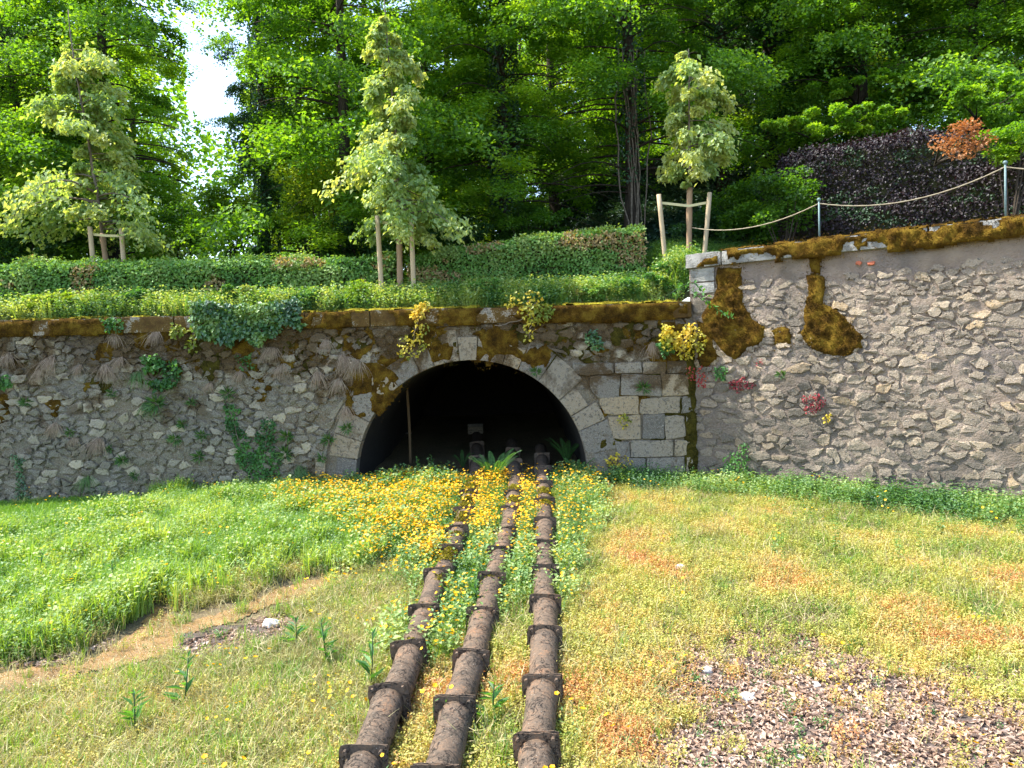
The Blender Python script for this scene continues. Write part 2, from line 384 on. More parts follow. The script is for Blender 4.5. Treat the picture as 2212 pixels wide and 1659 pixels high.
def sheet(name, poly, mat, dz, res=.06, nz=.10, seed=1, label=None):
    P = np.array([gpt(*p)[:2] for p in poly]); lo, hi = P.min(0) - .1, P.max(0) + .1
    gx = np.arange(lo[0], hi[0], res); gy = np.arange(lo[1], hi[1], res); X, Y = np.meshgrid(gx, gy)
    d = sdist(X, Y, P) + (fbm(X * 1.7, Y * 1.7, 0, seed, 4) - .5) * nz * 4
    ok = d > 0; n = len(gx); q = (np.arange(len(gy) - 1)[:, None] * n + np.arange(n - 1)[None])
    m = ok[:-1, :-1] & ok[1:, :-1] & ok[:-1, 1:] & ok[1:, 1:]; q = q[m]
    Q = np.stack([q, q + 1, q + n + 1, q + n], 1)
    Z = ground_z(X, Y) + dz + np.clip(d, 0, .1) * 0
    used = np.unique(Q); mp = np.zeros(X.size, int); mp[used] = np.arange(len(used))
    V = np.stack([X, Y, Z], -1).reshape(-1, 3)[used]
    return ob(name, mesh(name, V, mp[Q], [mat], smooth=True), kind='structure')
sheet('mud_path', MUD, MAT['mud'], .02)
LIT = [(1440, 1440), (1560, 1390), (1740, 1375), (1900, 1400), (2212, 1490), (2600, 1640), (2600, 1900), (1300, 1900), (1420, 1640)]
sheet('bare_soil', LIT, MAT['darksoil'], .024, res=.08, nz=.25, seed=5)

DEB = [(395, 1375), (470, 1352), (600, 1335), (700, 1345), (640, 1375), (520, 1420), (430, 1440), (370, 1420)]
sheet('damp_gravel', DEB, MAT['darksoil'], .028, res=.05, nz=.16, seed=8)

def smooth01(t): t = np.clip(t, 0, 1); return t * t * (3 - 2 * t)
def wall_r_y(x): return CR[1] + (x - CR[0]) * UR[1] / UR[0]
def hill_z(x, y):
    x = np.asarray(x, float); y = np.asarray(y, float)
    base = 5.72 + .25 * smooth01((y - 20.3) / .8) + .6 * smooth01((y - 21.2) / 1.5)
    sl = .02 + .40 * smooth01((x + 3) / 9.0)
    up = np.clip(y - 22.6, 0, 40) * sl
    up = up - .3 * np.clip(y - 45, 0, 40) * sl
    right = smooth01((x - 3.9) / .9) * smooth01((y - wall_r_y(x) - .15) / .6)
    z = base + up
    zr = 6.75 + np.clip(y - 21.5, 0, 40) * .33
    z = np.where(x > 3.5, z + (np.maximum(z, zr) - z) * right, z)
    return z + (fbm(x * .5, y * .5, 0, 9, 3) - .5) * .25
xs = np.concatenate([np.linspace(-110, -20, 12)[:-1], np.linspace(-20, 4.7, 70), np.linspace(4.9, 24, 60)[1:], np.linspace(24, 110, 12)[1:]])
tv = np.concatenate([np.linspace(0, 4, 20), np.linspace(4, 30, 40)[1:], np.linspace(30, 120, 18)[1:]])
X = np.tile(xs, (len(tv), 1)); y0 = np.where(xs > 4.72, wall_r_y(xs) + .32, 20.35); Y = y0[None] + tv[:, None]
Z = hill_z(X, Y); V = np.stack([X, Y, Z], -1).reshape(-1, 3); nx = len(xs)
i = (np.arange(len(tv) - 1)[:, None] * nx + np.arange(nx - 1)[None]).ravel(); Q = np.stack([i, i + 1, i + nx + 1, i + nx], 1)
ob('wooded_hill', mesh('wooded_hill', V, Q, [MAT['hill']], smooth=True), kind='structure')

# ------------------------------------------------------------------ scatter (uncountable ground cover only)
def scatter(name, P, rot, scl, src, itint, kind='stuff', label=None):
    me = bpy.data.meshes.new(name); P = np.asarray(P, np.float32); n = len(P)
    me.vertices.add(n); me.vertices.foreach_set('co', P.ravel())
    def A(nm, typ, data, key='value'):
        a = me.attributes.new(nm, typ, 'POINT'); a.data.foreach_set(key, data)
    A('rot', 'FLOAT_VECTOR', np.asarray(rot, np.float32).ravel(), 'vector'); A('scl', 'FLOAT', np.asarray(scl, np.float32))
    A('itint', 'FLOAT', np.asarray(itint, np.float32)); A('idx', 'INT', R.randint(0, len(src), n).astype(np.int32))
    o = ob(name, me, kind=kind)
    ng = bpy.data.node_groups.new(name, 'GeometryNodeTree')
    ng.interface.new_socket('Geometry', in_out='INPUT', socket_type='NodeSocketGeometry')
    ng.interface.new_socket('Geometry', in_out='OUTPUT', socket_type='NodeSocketGeometry')
    gi = ng.nodes.new('NodeGroupInput'); go = ng.nodes.new('NodeGroupOutput'); io = ng.nodes.new('GeometryNodeInstanceOnPoints')
    jn = ng.nodes.new('GeometryNodeJoinGeometry')
    for s in src:
        oi = ng.nodes.new('GeometryNodeObjectInfo'); oi.inputs[0].default_value = s; oi.inputs['As Instance'].default_value = True
        ng.links.new(oi.outputs['Geometry'], jn.inputs[0])
    def na(nm, typ):
        q = ng.nodes.new('GeometryNodeInputNamedAttribute'); q.data_type = typ; q.inputs[0].default_value = nm
        return q.outputs[0]
    ng.links.new(gi.outputs[0], io.inputs['Points']); ng.links.new(jn.outputs[0], io.inputs['Instance'])
    io.inputs['Pick Instance'].default_value = True
    ng.links.new(na('idx', 'INT'), io.inputs['Instance Index']); ng.links.new(na('rot', 'FLOAT_VECTOR'), io.inputs['Rotation'])
    ng.links.new(na('scl', 'FLOAT'), io.inputs['Scale']); ng.links.new(io.outputs[0], go.inputs[0])
    md = o.modifiers.new('scatter', 'NODES'); md.node_group = ng
    return o
def src(name, g, mats, midx=None, smooth=False):     # a clump to repeat, not itself in the scene
    me = g.mesh(name, mats, smooth)
    if midx is not None: me.polygons.foreach_set('material_index', midx)
    return bpy.data.objects.new(name, me)

def blades(g, n, h, spread, w, lean=.5, t0=.3, tr=.3, rs=R, base=(0, 0, 0)):
    for k in range(n):
        a = rs.rand() * 6.28; r = spread * math.sqrt(rs.rand()); p = np.array([r * math.cos(a), r * math.sin(a), 0]) + base
        b = rs.rand() * 6.28; ln = lean * rs.rand(); hh = h * (.55 + .6 * rs.rand()); d = np.array([math.cos(b), math.sin(b), 0])
        s = np.array([-d[1], d[0], 0]) * w * .5
        m = p + d * hh * ln * .35 + np.array([0, 0, hh * .6]); e = p + d * hh * ln + np.array([0, 0, hh * (1 - .25 * ln)])
        t = t0 + tr * rs.rand()
        g.add([p - s, p + s, m + s * .8, m - s * .8, e], [[3, 2, 4]], [[0, 1, 2, 3]], t)
def grass_srcs(nm, mat, h, spread, w, n=14, lean=.5, t0=.2, tr=.4, k=3):
    out = []
    for _ in range(k):
        g = Geo(); blades(g, n, h, spread, w, lean, t0, tr); out.append(src(nm, g, [mat]))
    return out
def leafy_srcs(nm, mat, h, spread, nl, L, k=3, t0=.2, tr=.4, stems=5, upright=.3, round_=.8):
    out = []
    for _ in range(k):
        g = Geo()
        for s in range(stems):
            a = R.rand() * 6.28; r = spread * math.sqrt(R.rand()); p = np.array([r * math.cos(a), r * math.sin(a), 0])
            top = p + np.array([R.normal() * .25 * h, R.normal() * .25 * h, h * (.6 + .5 * R.rand())]); q = top - p; w = .0025
            g.add([p - [w, 0, 0], p + [w, 0, 0], top], [[0, 1, 2]], None, t0 + tr * .5)
            m = max(3, nl // stems); f = np.linspace(.25, 1, m)[:, None]; P = p + q * f
            D = unit(np.c_[R.normal(size=(m, 2)), np.full(m, upright) + .3 * R.rand(m)]); N = unit(np.c_[R.normal(size=(m, 2)) * .35, np.ones(m)])
            leaves(g, P, D, N, L * (.6 + .7 * R.rand(m)), L * round_ * (.6 + .5 * R.rand(m)), t0 + tr * R.rand(m))
        out.append(src(nm, g, [mat]))
    return out
def nettle_srcs(nm, mat, h, L, k=3, t0=.15, tr=.35):
    out = []
    for _ in range(k):
        g = Geo(); lean = R.normal(size=2) * .12; z = .08; top = np.array([lean[0] * h, lean[1] * h, h])
        g.add([[-.004, 0, 0], [.004, 0, 0], top], [[0, 1, 2]], None, t0); a = R.rand() * 3
        while z < h:
            f = z / h; s = L * (1.1 - .7 * f)
            for b in (0, math.pi):
                d = np.array([[math.cos(a + b), math.sin(a + b), -.05 + .3 * f]])
                leaves(g, np.array([top * f]), d, np.array([[0, 0, 1.0]]) + rdir(1) * .2, s, s * .5, t0 + tr * (.3 + .7 * R.rand()), curl=.25)
            a += 1.57 + R.normal() * .2; z += .045 + .03 * R.rand()
        out.append(src(nm, g, [mat]))
    return out
def flower_srcs(nm, h=.4, k=3):
    out = []
    for _ in range(k):
        g = Geo(); mi = []
        for s in range(3):
            a = R.rand() * 6.28; top = np.array([math.cos(a) * .08 * R.rand() * 2, math.sin(a) * .1, h * (.75 + .35 * R.rand())])
            b = np.array([0, 0, 0.]); g.add([b - [.002, 0, 0], b + [.002, 0, 0], top], [[0, 1, 2]], None, .3); mi.append(0)
            m = 3; P = top * np.array([[.3], [.5], [.7]]); leaves(g, P, np.c_[R.normal(size=(m, 2)), np.full(m, .6)], np.array([[0, 0, 1.0]] * m), .05, .012, .35); mi += [0] * 6
            c = top; nrm = unit(np.array([R.normal() * .35, -.35 + R.normal() * .3, 1])); e1 = unit(np.cross(nrm, [1, 0, 0])); e2 = np.cross(nrm, e1)
            r = .021; ring = [c + nrm * .006 + r * (math.cos(q) * e1 + math.sin(q) * e2) for q in np.arange(5) * 1.2566]
            g.add([c, *ring], [[0, 1 + q, 1 + (q + 1) % 5] for q in range(5)], None, R.rand() * .8); mi += [1] * 5
        out.append(src(nm, g, [MAT['weed'], MAT['petal']], mi))
    return out

S_grass = grass_srcs('grass_clump', MAT['grass'], .38, .10, .010, 16, .7, .15, .45)
S_lawn = grass_srcs('lawn_clump', MAT['grass'], .14, .10, .008, 14, .7, .15, .4)
S_dry = grass_srcs('dry_clump', MAT['dry'], .20, .12, .006, 12, 1.3, 0, .5)
S_weed = leafy_srcs('weed_clump', MAT['weed'], .34, .10, 40, .05, 3, .15, .45, 6)
S_low = leafy_srcs('low_weed_clump', MAT['weed'], .14, .10, 36, .035, 3, .1, .45, 7)
S_cress = leafy_srcs('cress_clump', MAT['cress'], .14, .09, 46, .021, 4, .0, .45, 9, .2, .95)
S_net = nettle_srcs('nettle', MAT['weed'], .55, .10)
S_fl = flower_srcs('buttercup')
def litter_srcs():
    out = []
    for _ in range(5):
        g = Geo(); m = 5; P = np.c_[R.normal(size=(m, 2)) * .06, .012 + .02 * R.rand(m)]
        leaves(g, P, np.c_[R.normal(size=(m, 2)), R.normal(size=m) * .25], np.c_[R.normal(size=(m, 2)) * .35, np.ones(m)], .05 + .05 * R.rand(m), .024 + .03 * R.rand(m), .1 + .6 * R.rand(m), fold=.3, curl=.2)
        out.append(src('dead_leaf_clump', g, [MAT['litter']]))
    return out
S_lit = litter_srcs()

# ---- zones of the meadow, given by where the ground lies
LUSH = [(-1200, 1560), (0, 1432), (150, 1395), (330, 1325), (400, 1262), (560, 1228), (740, 1215), (870, 1165), (960, 1120), (1020, 1050), (700, 1035), (-1200, 1095)]
BUT1 = [(640, 1090), (780, 1040), (1030, 1020), (1010, 1150), (950, 1250), (860, 1230), (760, 1150)]
BUT2 = [(1010, 1040), (1090, 1035), (1165, 1040), (1160, 1250), (1040, 1340), (900, 1430), (880, 1400), (950, 1250)]
BUT3 = [(1190, 1030), (1300, 1060), (1260, 1200), (1200, 1330), (1190, 1200)]
ORG = [(1240, 1200), (1560, 1180), (1640, 1290), (1500, 1420), (1240, 1440)]
ORG2 = [(1230, 1500), (1330, 1440), (1460, 1520), (1500, 1700), (1260, 1720)]
def pipe_clear(P):                        # keeps the plants off the pipes
    ok = np.ones(len(P), bool)
    for pts in PIPES:
        x = np.interp(P[:, 1], pts[:, 1], pts[:, 0]); ok &= (np.abs(P[:, 0] - x) > .19) | (P[:, 1] > pts[-1, 1])
    return ok
def wall_clear(P):
    dr = (P[:, 0] - CR[0]) * NR[0] + (P[:, 1] - CR[1]) * NR[1]
    return (P[:, 1] < 19.9) & ((dr > .1) | (P[:, 0] < CR[0] - 3))
def dwall(P):
    dr = (P[:, 0] - CR[0]) * NR[0] + (P[:, 1] - CR[1]) * NR[1]
    return np.where(P[:, 0] > 3.2, np.minimum(dr, 20 - P[:, 1]), 20 - P[:, 1])

# ---- the three rusty pipelines
TR = [[(1800, 700), (1659, 757), (1590, 783), (1460, 840), (1368, 883), (1290, 915), (1218, 945), (1165, 972), (1125, 987), (1085, 1001), (1050, 1013), (1015, 1024), (978, 1029), (948, 1030), (925, 1029)],
      [(1820, 870), (1630, 937), (1485, 980), (1385, 1015), (1297, 1040), (1224, 1060), (1170, 1077), (1127, 1092), (1085, 1103), (1050, 1109), (1015, 1112), (985, 1110), (960, 1107), (940, 1105)],
      [(1760, 1150), (1560, 1157), (1437, 1170), (1342, 1175), (1268, 1176), (1205, 1176), (1155, 1175), (1108, 1176), (1065, 1176), (1030, 1174), (1000, 1172), (972, 1170), (950, 1168)]]
PIPES = []
for tr in TR:
    L = []
    for (py, px) in tr:
        d = ray(px, py); t = (H - .60) / (-d[2] + .054 * d[1]); p = EYE + d * t; L.append([p[0], p[1], p[2] - .24])
    L = np.array(L); L[:, 2] = .054 * L[:, 1] + .30 + R.normal(size=len(L)) * .012; PIPES.append(L[np.argsort(L[:, 1])])
plabels = ['left one of three rusty flanged pipes, mossy on top, running into the tunnel',
           'middle one of three rusty flanged pipes running into the tunnel beside the fern',
           'right one of three rusty flanged pipes running straight into the tunnel']
bolt_me = None
def flange_mesh(seed):
    rs = np.random.RandomState(seed); g = Geo()
    for yy in (-.026, .010):
        w = .214 + rs.rand() * .016; th = .017; n = 40; out = []
        for k in range(n):
            a = k / n * 2 * math.pi; c, s = math.cos(a), math.sin(a); q = 14.0
            r = w / (abs(c) ** q + abs(s) ** q) ** (1 / q); r *= 1 + .018 * rs.normal()
            out.append((r * c + (.012 if yy > 0 else 0), r * s))
        a = np.array(out); V = np.concatenate([np.c_[a[:, 0], np.full(n, yy), a[:, 1]], np.c_[a[:, 0] * .985, np.full(n, yy + th), a[:, 1] * .985], [[0, yy, 0], [0, yy + th, 0]]])
        j = np.arange(n); k = (j + 1) % n
        g.add(V, np.concatenate([np.stack([np.full(n, 2 * n), j, k], 1), np.stack([np.full(n, 2 * n + 1), n + k, n + j], 1)]), np.stack([j, n + j, n + k, k], 1))
    return g.mesh('flange', [MAT['rust']])
FL = [flange_mesh(k) for k in range(5)]
gb = Geo(); th = np.arange(6) / 6 * 2 * math.pi
for (a0, a1, rr) in ((-.075, .07, .022),):
    V = np.concatenate([np.c_[rr * np.cos(th), np.full(6, a0), rr * np.sin(th)], np.c_[rr * np.cos(th), np.full(6, a1), rr * np.sin(th)], [[0, a0, 0], [0, a1, 0]]])
    j = np.arange(6); k = (j + 1) % 6
    gb.add(V, np.concatenate([np.stack([np.full(6, 12), j, k], 1), np.stack([np.full(6, 13), 6 + k, 6 + j], 1)]), np.stack([j, 6 + j, 6 + k, k], 1))
BOLT = gb.mesh('bolt', [MAT['rust']])
for pi, L in enumerate(PIPES):
    P = thing('rusty_pipe', plabels[pi], 'pipe', (L[0][0], L[0][1], 0), 'rusty pipes running into the tunnel'); off = np.array([L[0][0], L[0][1], 0])
    for k in range(len(L) - 1):
        a, b = L[k].copy(), L[k + 1].copy(); g = Geo(); m = 9; f = np.linspace(0, 1, m)[:, None]
        a2 = a + R.normal(size=3) * .012; b2 = b + R.normal(size=3) * .012
        pts = a2 + (b2 - a2) * f; pts[:, 2] -= .015 * np.sin(f[:, 0] * math.pi)
        rad = .168 + .012 * (R.rand(m) - .5); rad[0] = rad[-1] = .186; rad[1] = rad[-2] = .174
        tube(g, pts, rad, 22, True, wob=.035, seed=k + pi * 20)
        ob('pipe_section', g.mesh('pipe_section', [MAT['rust']], True, off), P)
    for k in range(1, len(L)):
        if k == len(L) - 1: continue
        fo = ob('flange', FL[rnd.randrange(5)], P, L[k] - off); d = L[k + 1] - L[k - 1]
        fo.rotation_euler = (rnd.gauss(0, .03), rnd.gauss(0, .06), math.atan2(-d[0], d[1]) + rnd.gauss(0, .03)); fo.scale = (1, 1, 1)
        if L[k][1] < 14:
            for sx in (-1, 1):
                for sz in (-1, 1):
                    ob('bolt', BOLT, fo, (sx * .168, 0, sz * .168))
def fuzz(g, P, N, L, t, rs=R, spread=.6):
    n = len(P); D = unit(N + rs.normal(size=(n, 3)) * spread); S = unit(np.cross(D, rs.normal(size=(n, 3)))) * (L * .22)[:, None]
    V = np.stack([P - S, P + S, P + D * L[:, None]], 1).reshape(-1, 3); i = np.arange(n) * 3
    g.add(V, np.stack([i, i + 1, i + 2], 1), None, 0)
def pipe_moss(pi, spots, mat):
    par = [o for o in bpy.data.objects if o.name.startswith('rusty_pipe')][pi]; L = PIPES[pi]; off = np.array(par.location)
    g = Geo()
    for (py, ln, ang, w) in spots:
        q = gpt(TR[pi][3][1], py, .5); yc = q[1]; n = int(240 * ln * w / .1)
        y = yc + R.uniform(-ln, ln, n) ; a = ang + R.normal(size=n) * w
        x = np.interp(y, L[:, 1], L[:, 0]); z = np.interp(y, L[:, 1], L[:, 2]); N = np.c_[np.sin(a), np.zeros(n), np.cos(a)]
        Pp = np.c_[x, y, z] + N * .172
        fuzz(g, Pp, N, .018 + .022 * R.rand(n), 0, spread=.9)
        leaves(g, Pp, rdir(n), N, .03, .03, 0)
    ob('moss', g.mesh('moss', [mat], False, off), par)
pipe_moss(0, [(1190, .35, .1, .5), (1080, .6, .0, .5), (1110, .4, .1, .4), (1240, .25, .3, .25), (1376, .08, 0, .4), (1300, .08, 0, .5), (1055, .6, 0, .5), (1030, .5, 0, .5), (1145, .1, 0, .5)], MAT['mossbright'])
pipe_moss(1, [(1068, .3, 0, .5), (1046, .35, 0, .5), (1230, .05, 0, .5)], MAT['mossbright'])
pipe_moss(2, [(1068, .3, 0, .5), (1045, .3, 0, .5)], MAT['mossbright'])

# ------------------------------------------------------------------ stone laying
def clip(poly, nx, ny, c):               # keep nx*x+ny*y<=c
    out = []; n = len(poly)
    for i in range(n):
        a = poly[i]; b = poly[(i + 1) % n]; da = nx * a[0] + ny * a[1] - c; db = nx * b[0] + ny * b[1] - c
        if da <= 0: out.append(a)
        if (da < 0 < db) or (db < 0 < da):
            t = da / (da - db); out.append((a[0] + (b[0] - a[0]) * t, a[1] + (b[1] - a[1]) * t))
    return out
def courses(u0, u1, v0, v1, h0, h1, w0, w1, rs, jv=.25):
    S = []; v = v0
    while v < v1:
        h = rs.uniform(h0, h1); u = u0 - rs.rand() * w1
        while u < u1:
            w = rs.uniform(w0, w1) * (.6 if rs.rand() < .25 else 1); S.append((u + w / 2, v + h / 2 + rs.normal() * h * jv)); u += w
        v += h
    return np.array(S)
def cells(S, asp, box, gap):
    out = []; T = S * np.array([1, asp]); lo = np.array(box[0]) * [1, asp]; hi = np.array(box[1]) * [1, asp]
    for i, p in enumerate(T):
        d2 = ((T - p) ** 2).sum(1); nb = np.argsort(d2)[1:15]
        poly = [(lo[0], lo[1]), (hi[0], lo[1]), (hi[0], hi[1]), (lo[0], hi[1])]
        for j in nb:
            q = T[j]; nx, ny = q - p; l = math.hypot(nx, ny) + 1e-9
            poly = clip(poly, nx / l, ny / l, ((q + p) / 2 @ (q - p)) / l - gap)
            if len(poly) < 3: break
        if len(poly) >= 3: out.append((S[i], np.array(poly) / [1, asp]))
    return out
def chaikin(p):
    a = np.roll(p, -1, 0); return np.stack([p * .78 + a * .22, p * .22 + a * .78], 1).reshape(-1, 2)
def stone_geo(g, poly, frame, h, rs, keep=12, rough=.012, flat=.72):
    """a rounded stone standing h proud of the wall face; frame = (O, U, V, N)"""
    O, U, Vv, N = frame; c = poly.mean(0)
    p = chaikin(poly)
    if len(p) > keep: p = p[np.linspace(0, len(p) - 1, keep).round().astype(int)]
    n = len(p); sz = np.abs(p - c).max()
    j = rs.normal(size=(n, 2)) * rough
    r0 = c + (p - c) * 1.02 + j; r1 = c + (p - c) * .95 + j * 1.2; r2 = c + (p - c) * flat + rs.normal(size=(n, 2)) * rough
    def W3(q, d): return O + q[:, :1] * U + q[:, 1:] * Vv + np.reshape(d, (-1, 1)) * N
    tilt = rs.normal(size=2) * .10
    ex = (r2 - c) @ tilt
    V = np.concatenate([W3(r0, np.full(n, -.03)), W3(r1, h * (.55 + .2 * rs.rand(n))), W3(r2, h * (.9 + .2 * rs.rand(n)) + ex), W3(c[None], np.array([h * 1.05]))])
    i = np.arange(n); k = (i + 1) % n
    g.add(V, np.stack([2 * n + i, 2 * n + k, np.full(n, 3 * n)], 1), np.concatenate([np.stack([i, k, n + k, n + i], 1), np.stack([n + i, n + k, 2 * n + k, 2 * n + i], 1)]), rs.rand())
def area(p): return .5 * abs(np.dot(p[:, 0], np.roll(p[:, 1], -1)) - np.dot(p[:, 1], np.roll(p[:, 0], -1)))
def lay(cl, frame, parent, mat, hfun, nmax, name, rs, smooth=False, rough=.012, off=None, flat=.72, stuffname='small_stones', vis=None):
    cl = [(s, p, area(p)) for s, p in cl]
    if vis is not None: cl.sort(key=lambda c: -c[2] * (1 if vis(c[0]) else 0.001))
    else: cl.sort(key=lambda c: -c[2])
    rest = Geo()
    for k, (s, p, a) in enumerate(cl):
        if a < .002: continue
        h = hfun(s, a)
        if k < nmax:
            g = Geo(); stone_geo(g, p, frame, h, rs, 12, rough, flat)
            O, U, Vv, N = frame; c3 = O + s[0] * U + s[1] * Vv
            ob(name, g.mesh(name, [mat], smooth, c3), parent, c3 - off)
        else: stone_geo(rest, p, frame, h, rs, 10, rough, flat)
    if rest.n: ob(stuffname, rest.mesh(stuffname, [mat], smooth, off), parent, kind='stuff')
EX, EZ = np.array([1.0, 0, 0]), np.array([0, 0, 1.0])
FRL = (np.array([0, YW, 0]), EX, EZ, np.array([0, -1.0, 0]))
FRR = (np.array([CR[0], CR[1], 0]), np.array([UR[0], UR[1], 0]), EZ, np.array([NR[0], NR[1], 0]))
def uv(px, py, fr, off=0.0):
    O, U, Vv, N = fr; d = ray(px, py); t = ((O + N * off - EYE) @ N) / (d @ N); p = EYE + d * t - O
    return np.array([p @ U, p @ Vv])
AC = uv(1018, 1032, FRL); AR = abs(uv(1270, 1000, FRL)[0] - uv(768, 1000, FRL)[0]) / 2 ; AC[0] = (uv(1270, 1000, FRL)[0] + uv(768, 1000, FRL)[0]) / 2
AZ = uv(1010, 778, FRL)[1] - AC[1]        # rise of the arch above its springing
COPB, COPT = uv(1106, 697, FRL)[1], uv(1106, 662, FRL)[1]
WALLX0, WALLX1 = -21.0, CR[0]
def arch_top(u):
    q = np.clip(1 - ((np.asarray(u) - AC[0]) / AR) ** 2, 0, 1); return AC[1] + AZ * np.sqrt(q)

# ------------------------------------------------------------------ old wall with the arch
WL = thing('retaining_wall', 'old grey rubble retaining wall with mossy coping and round tunnel arch', 'wall', (0, YW, 0)); offL = np.array([0, YW, 0.])
def relief(u, v, amp, seed): return (fbm(u * 2.2, v * 2.8, 0, seed, 5) - .5) * amp
g = Geo()
def wall_patch(us, vfun_lo, vfun_hi, nv):
    A = np.array([[vfun_lo(u), vfun_hi(u)] for u in us]); f = np.linspace(0, 1, nv)
    Vv = A[:, :1] + (A[:, 1:] - A[:, :1]) * f[None]; Uu = np.repeat(us[:, None], nv, 1)
    D = relief(Uu, Vv, .10, 2) + relief(Uu * 3, Vv * 4, .05, 8)
    P = np.stack([Uu, YW - D, Vv], -1).reshape(-1, 3); i = (np.arange(len(us) - 1)[:, None] * nv + np.arange(nv - 1)[None]).ravel()
    g.add(P, None, np.stack([i, i + nv, i + nv + 1, i + 1], 1))
wall_patch(np.arange(WALLX0, AC[0] - AR + .001, .07), lambda u: -.6, lambda u: COPB + .02, 90)
wall_patch(np.arange(AC[0] + AR, WALLX1 + .07, .06), lambda u: -.6, lambda u: COPB + .02, 90)
wall_patch(AC[0] - AR * np.cos(np.linspace(0, math.pi, 90)), lambda u: float(arch_top(u)), lambda u: COPB + .02, 40)
for sgn in (-1, 1):                        # the jambs below the springing
    pass
ob('rubble_face', g.mesh('rubble_face', [MAT['mortarL']], True, offL), WL)
rs = np.random.RandomState(3)
RING = .80
def arch_free(s, p, m=RING):
    q = p - AC; q = q / [AR, AZ]; return q
S1 = courses(WALLX0, AC[0] - AR - .1, .2, COPB, .11, .28, .16, .55, rs, .4)
S2 = courses(AC[0] - AR - .6, 4.7, 3.6, COPB, .16, .30, .25, .6, rs)
def outside_arch(pt, m):
    x, y = pt; y0 = AC[1]
    if y < y0: return abs(x - AC[0]) - (AR + m * .9)
    return math.hypot((x - AC[0]) / (AR + m), (y - y0) / (AZ + m)) - 1
S = np.concatenate([S1, S2[S2[:, 0] > AC[0] - AR - .1]])
xr = AC[0] + AR
S = np.array([s for s in S if outside_arch(s, RING * .95) > 0 and not (s[0] > AC[0] + AR - .4 and s[1] < 4.3)])
cl = []
for s, p in cells(S, 1.7, ((WALLX0, .1), (4.7, COPB)), .014):
    p = p.copy()
    for k in range(len(p)):                # stones stop at the arch ring
        x, y = p[k]; m = RING + .03
        if y >= AC[1]:
            r = math.hypot((x - AC[0]) / (AR + m), (y - AC[1]) / (AZ + m))
            if r < 1: p[k] = AC + (p[k] - AC) / max(r, .3)
        elif abs(x - AC[0]) < AR + m * .9: p[k][0] = AC[0] + math.copysign(AR + m * .9, x - AC[0])
        if p[k][0] > AC[0] + AR - .4: p[k][1] = max(p[k][1], 4.3)
    c = p.mean(0); p = c + (p - c) * rs.uniform(.80, 1.03)
    if np.ptp(p[:, 0]) < 1.6 and np.ptp(p[:, 1]) < 1.2 and rs.rand() > .06: cl.append((s, p))
def hL(s, a):
    k = .35 + fbm(s[0] * .35, s[1] * .5, 0, 31, 2); up = .6 if s[0] > AC[0] - AR else 1
    return (.02 + .075 * rs.rand()) * k * up + .014
lay(cl, FRL, WL, MAT['stoneL'], hL, 290, 'stone', rs, False, .024, offL, vis=lambda s: -13.6 < s[0])
# arch ring
nV = 17; ang = np.linspace(-.02, math.pi + .02, nV + 1); ang[1:-1] += rs.normal(size=nV - 1) * .035
for k in range(nV):
    a0, a1 = ang[k] + .004, ang[k + 1] - .004; ro = RING * rs.uniform(.62, 1.12)
    aa = np.linspace(a0, a1, 5); inn = [(AC[0] + AR * math.cos(t), AC[1] + AZ * math.sin(t)) for t in aa]
    outp = [(AC[0] + (AR + ro) * math.cos(t), AC[1] + (AZ + ro) * math.sin(t)) for t in aa[::-1]]
    poly = np.array(inn + outp); gq = Geo(); n = len(poly); c = poly.mean(0); hh = .016 + .02 * rs.rand()
    r1 = c + (poly - c) * .985 + rs.normal(size=poly.shape) * .004
    V = np.concatenate([np.c_[poly[:, 0], np.full(n, YW + .45), poly[:, 1]], np.c_[poly[:, 0], np.full(n, YW - hh + .02), poly[:, 1]], np.c_[r1[:, 0], YW - hh - rs.rand(n) * .012, r1[:, 1]]])
    i = np.arange(n); j = (i + 1) % n; mid = 5
    T = [[2 * n + q, 2 * n + (q + 1), 2 * n + (n - 1 - q)] for q in range(4)] + [[2 * n + (q + 1), 2 * n + (n - 2 - q), 2 * n + (n - 1 - q)] for q in range(4)]
    gq.add(V, T, np.concatenate([np.stack([i, j, n + j, n + i], 1), np.stack([n + i, n + j, 2 * n + j, 2 * n + i], 1)]), rs.rand())
    c3 = np.array([c[0], YW, c[1]]); ob('arch_stone', gq.mesh('arch_stone', [MAT['ashlar']], False, c3), WL, c3 - offL)
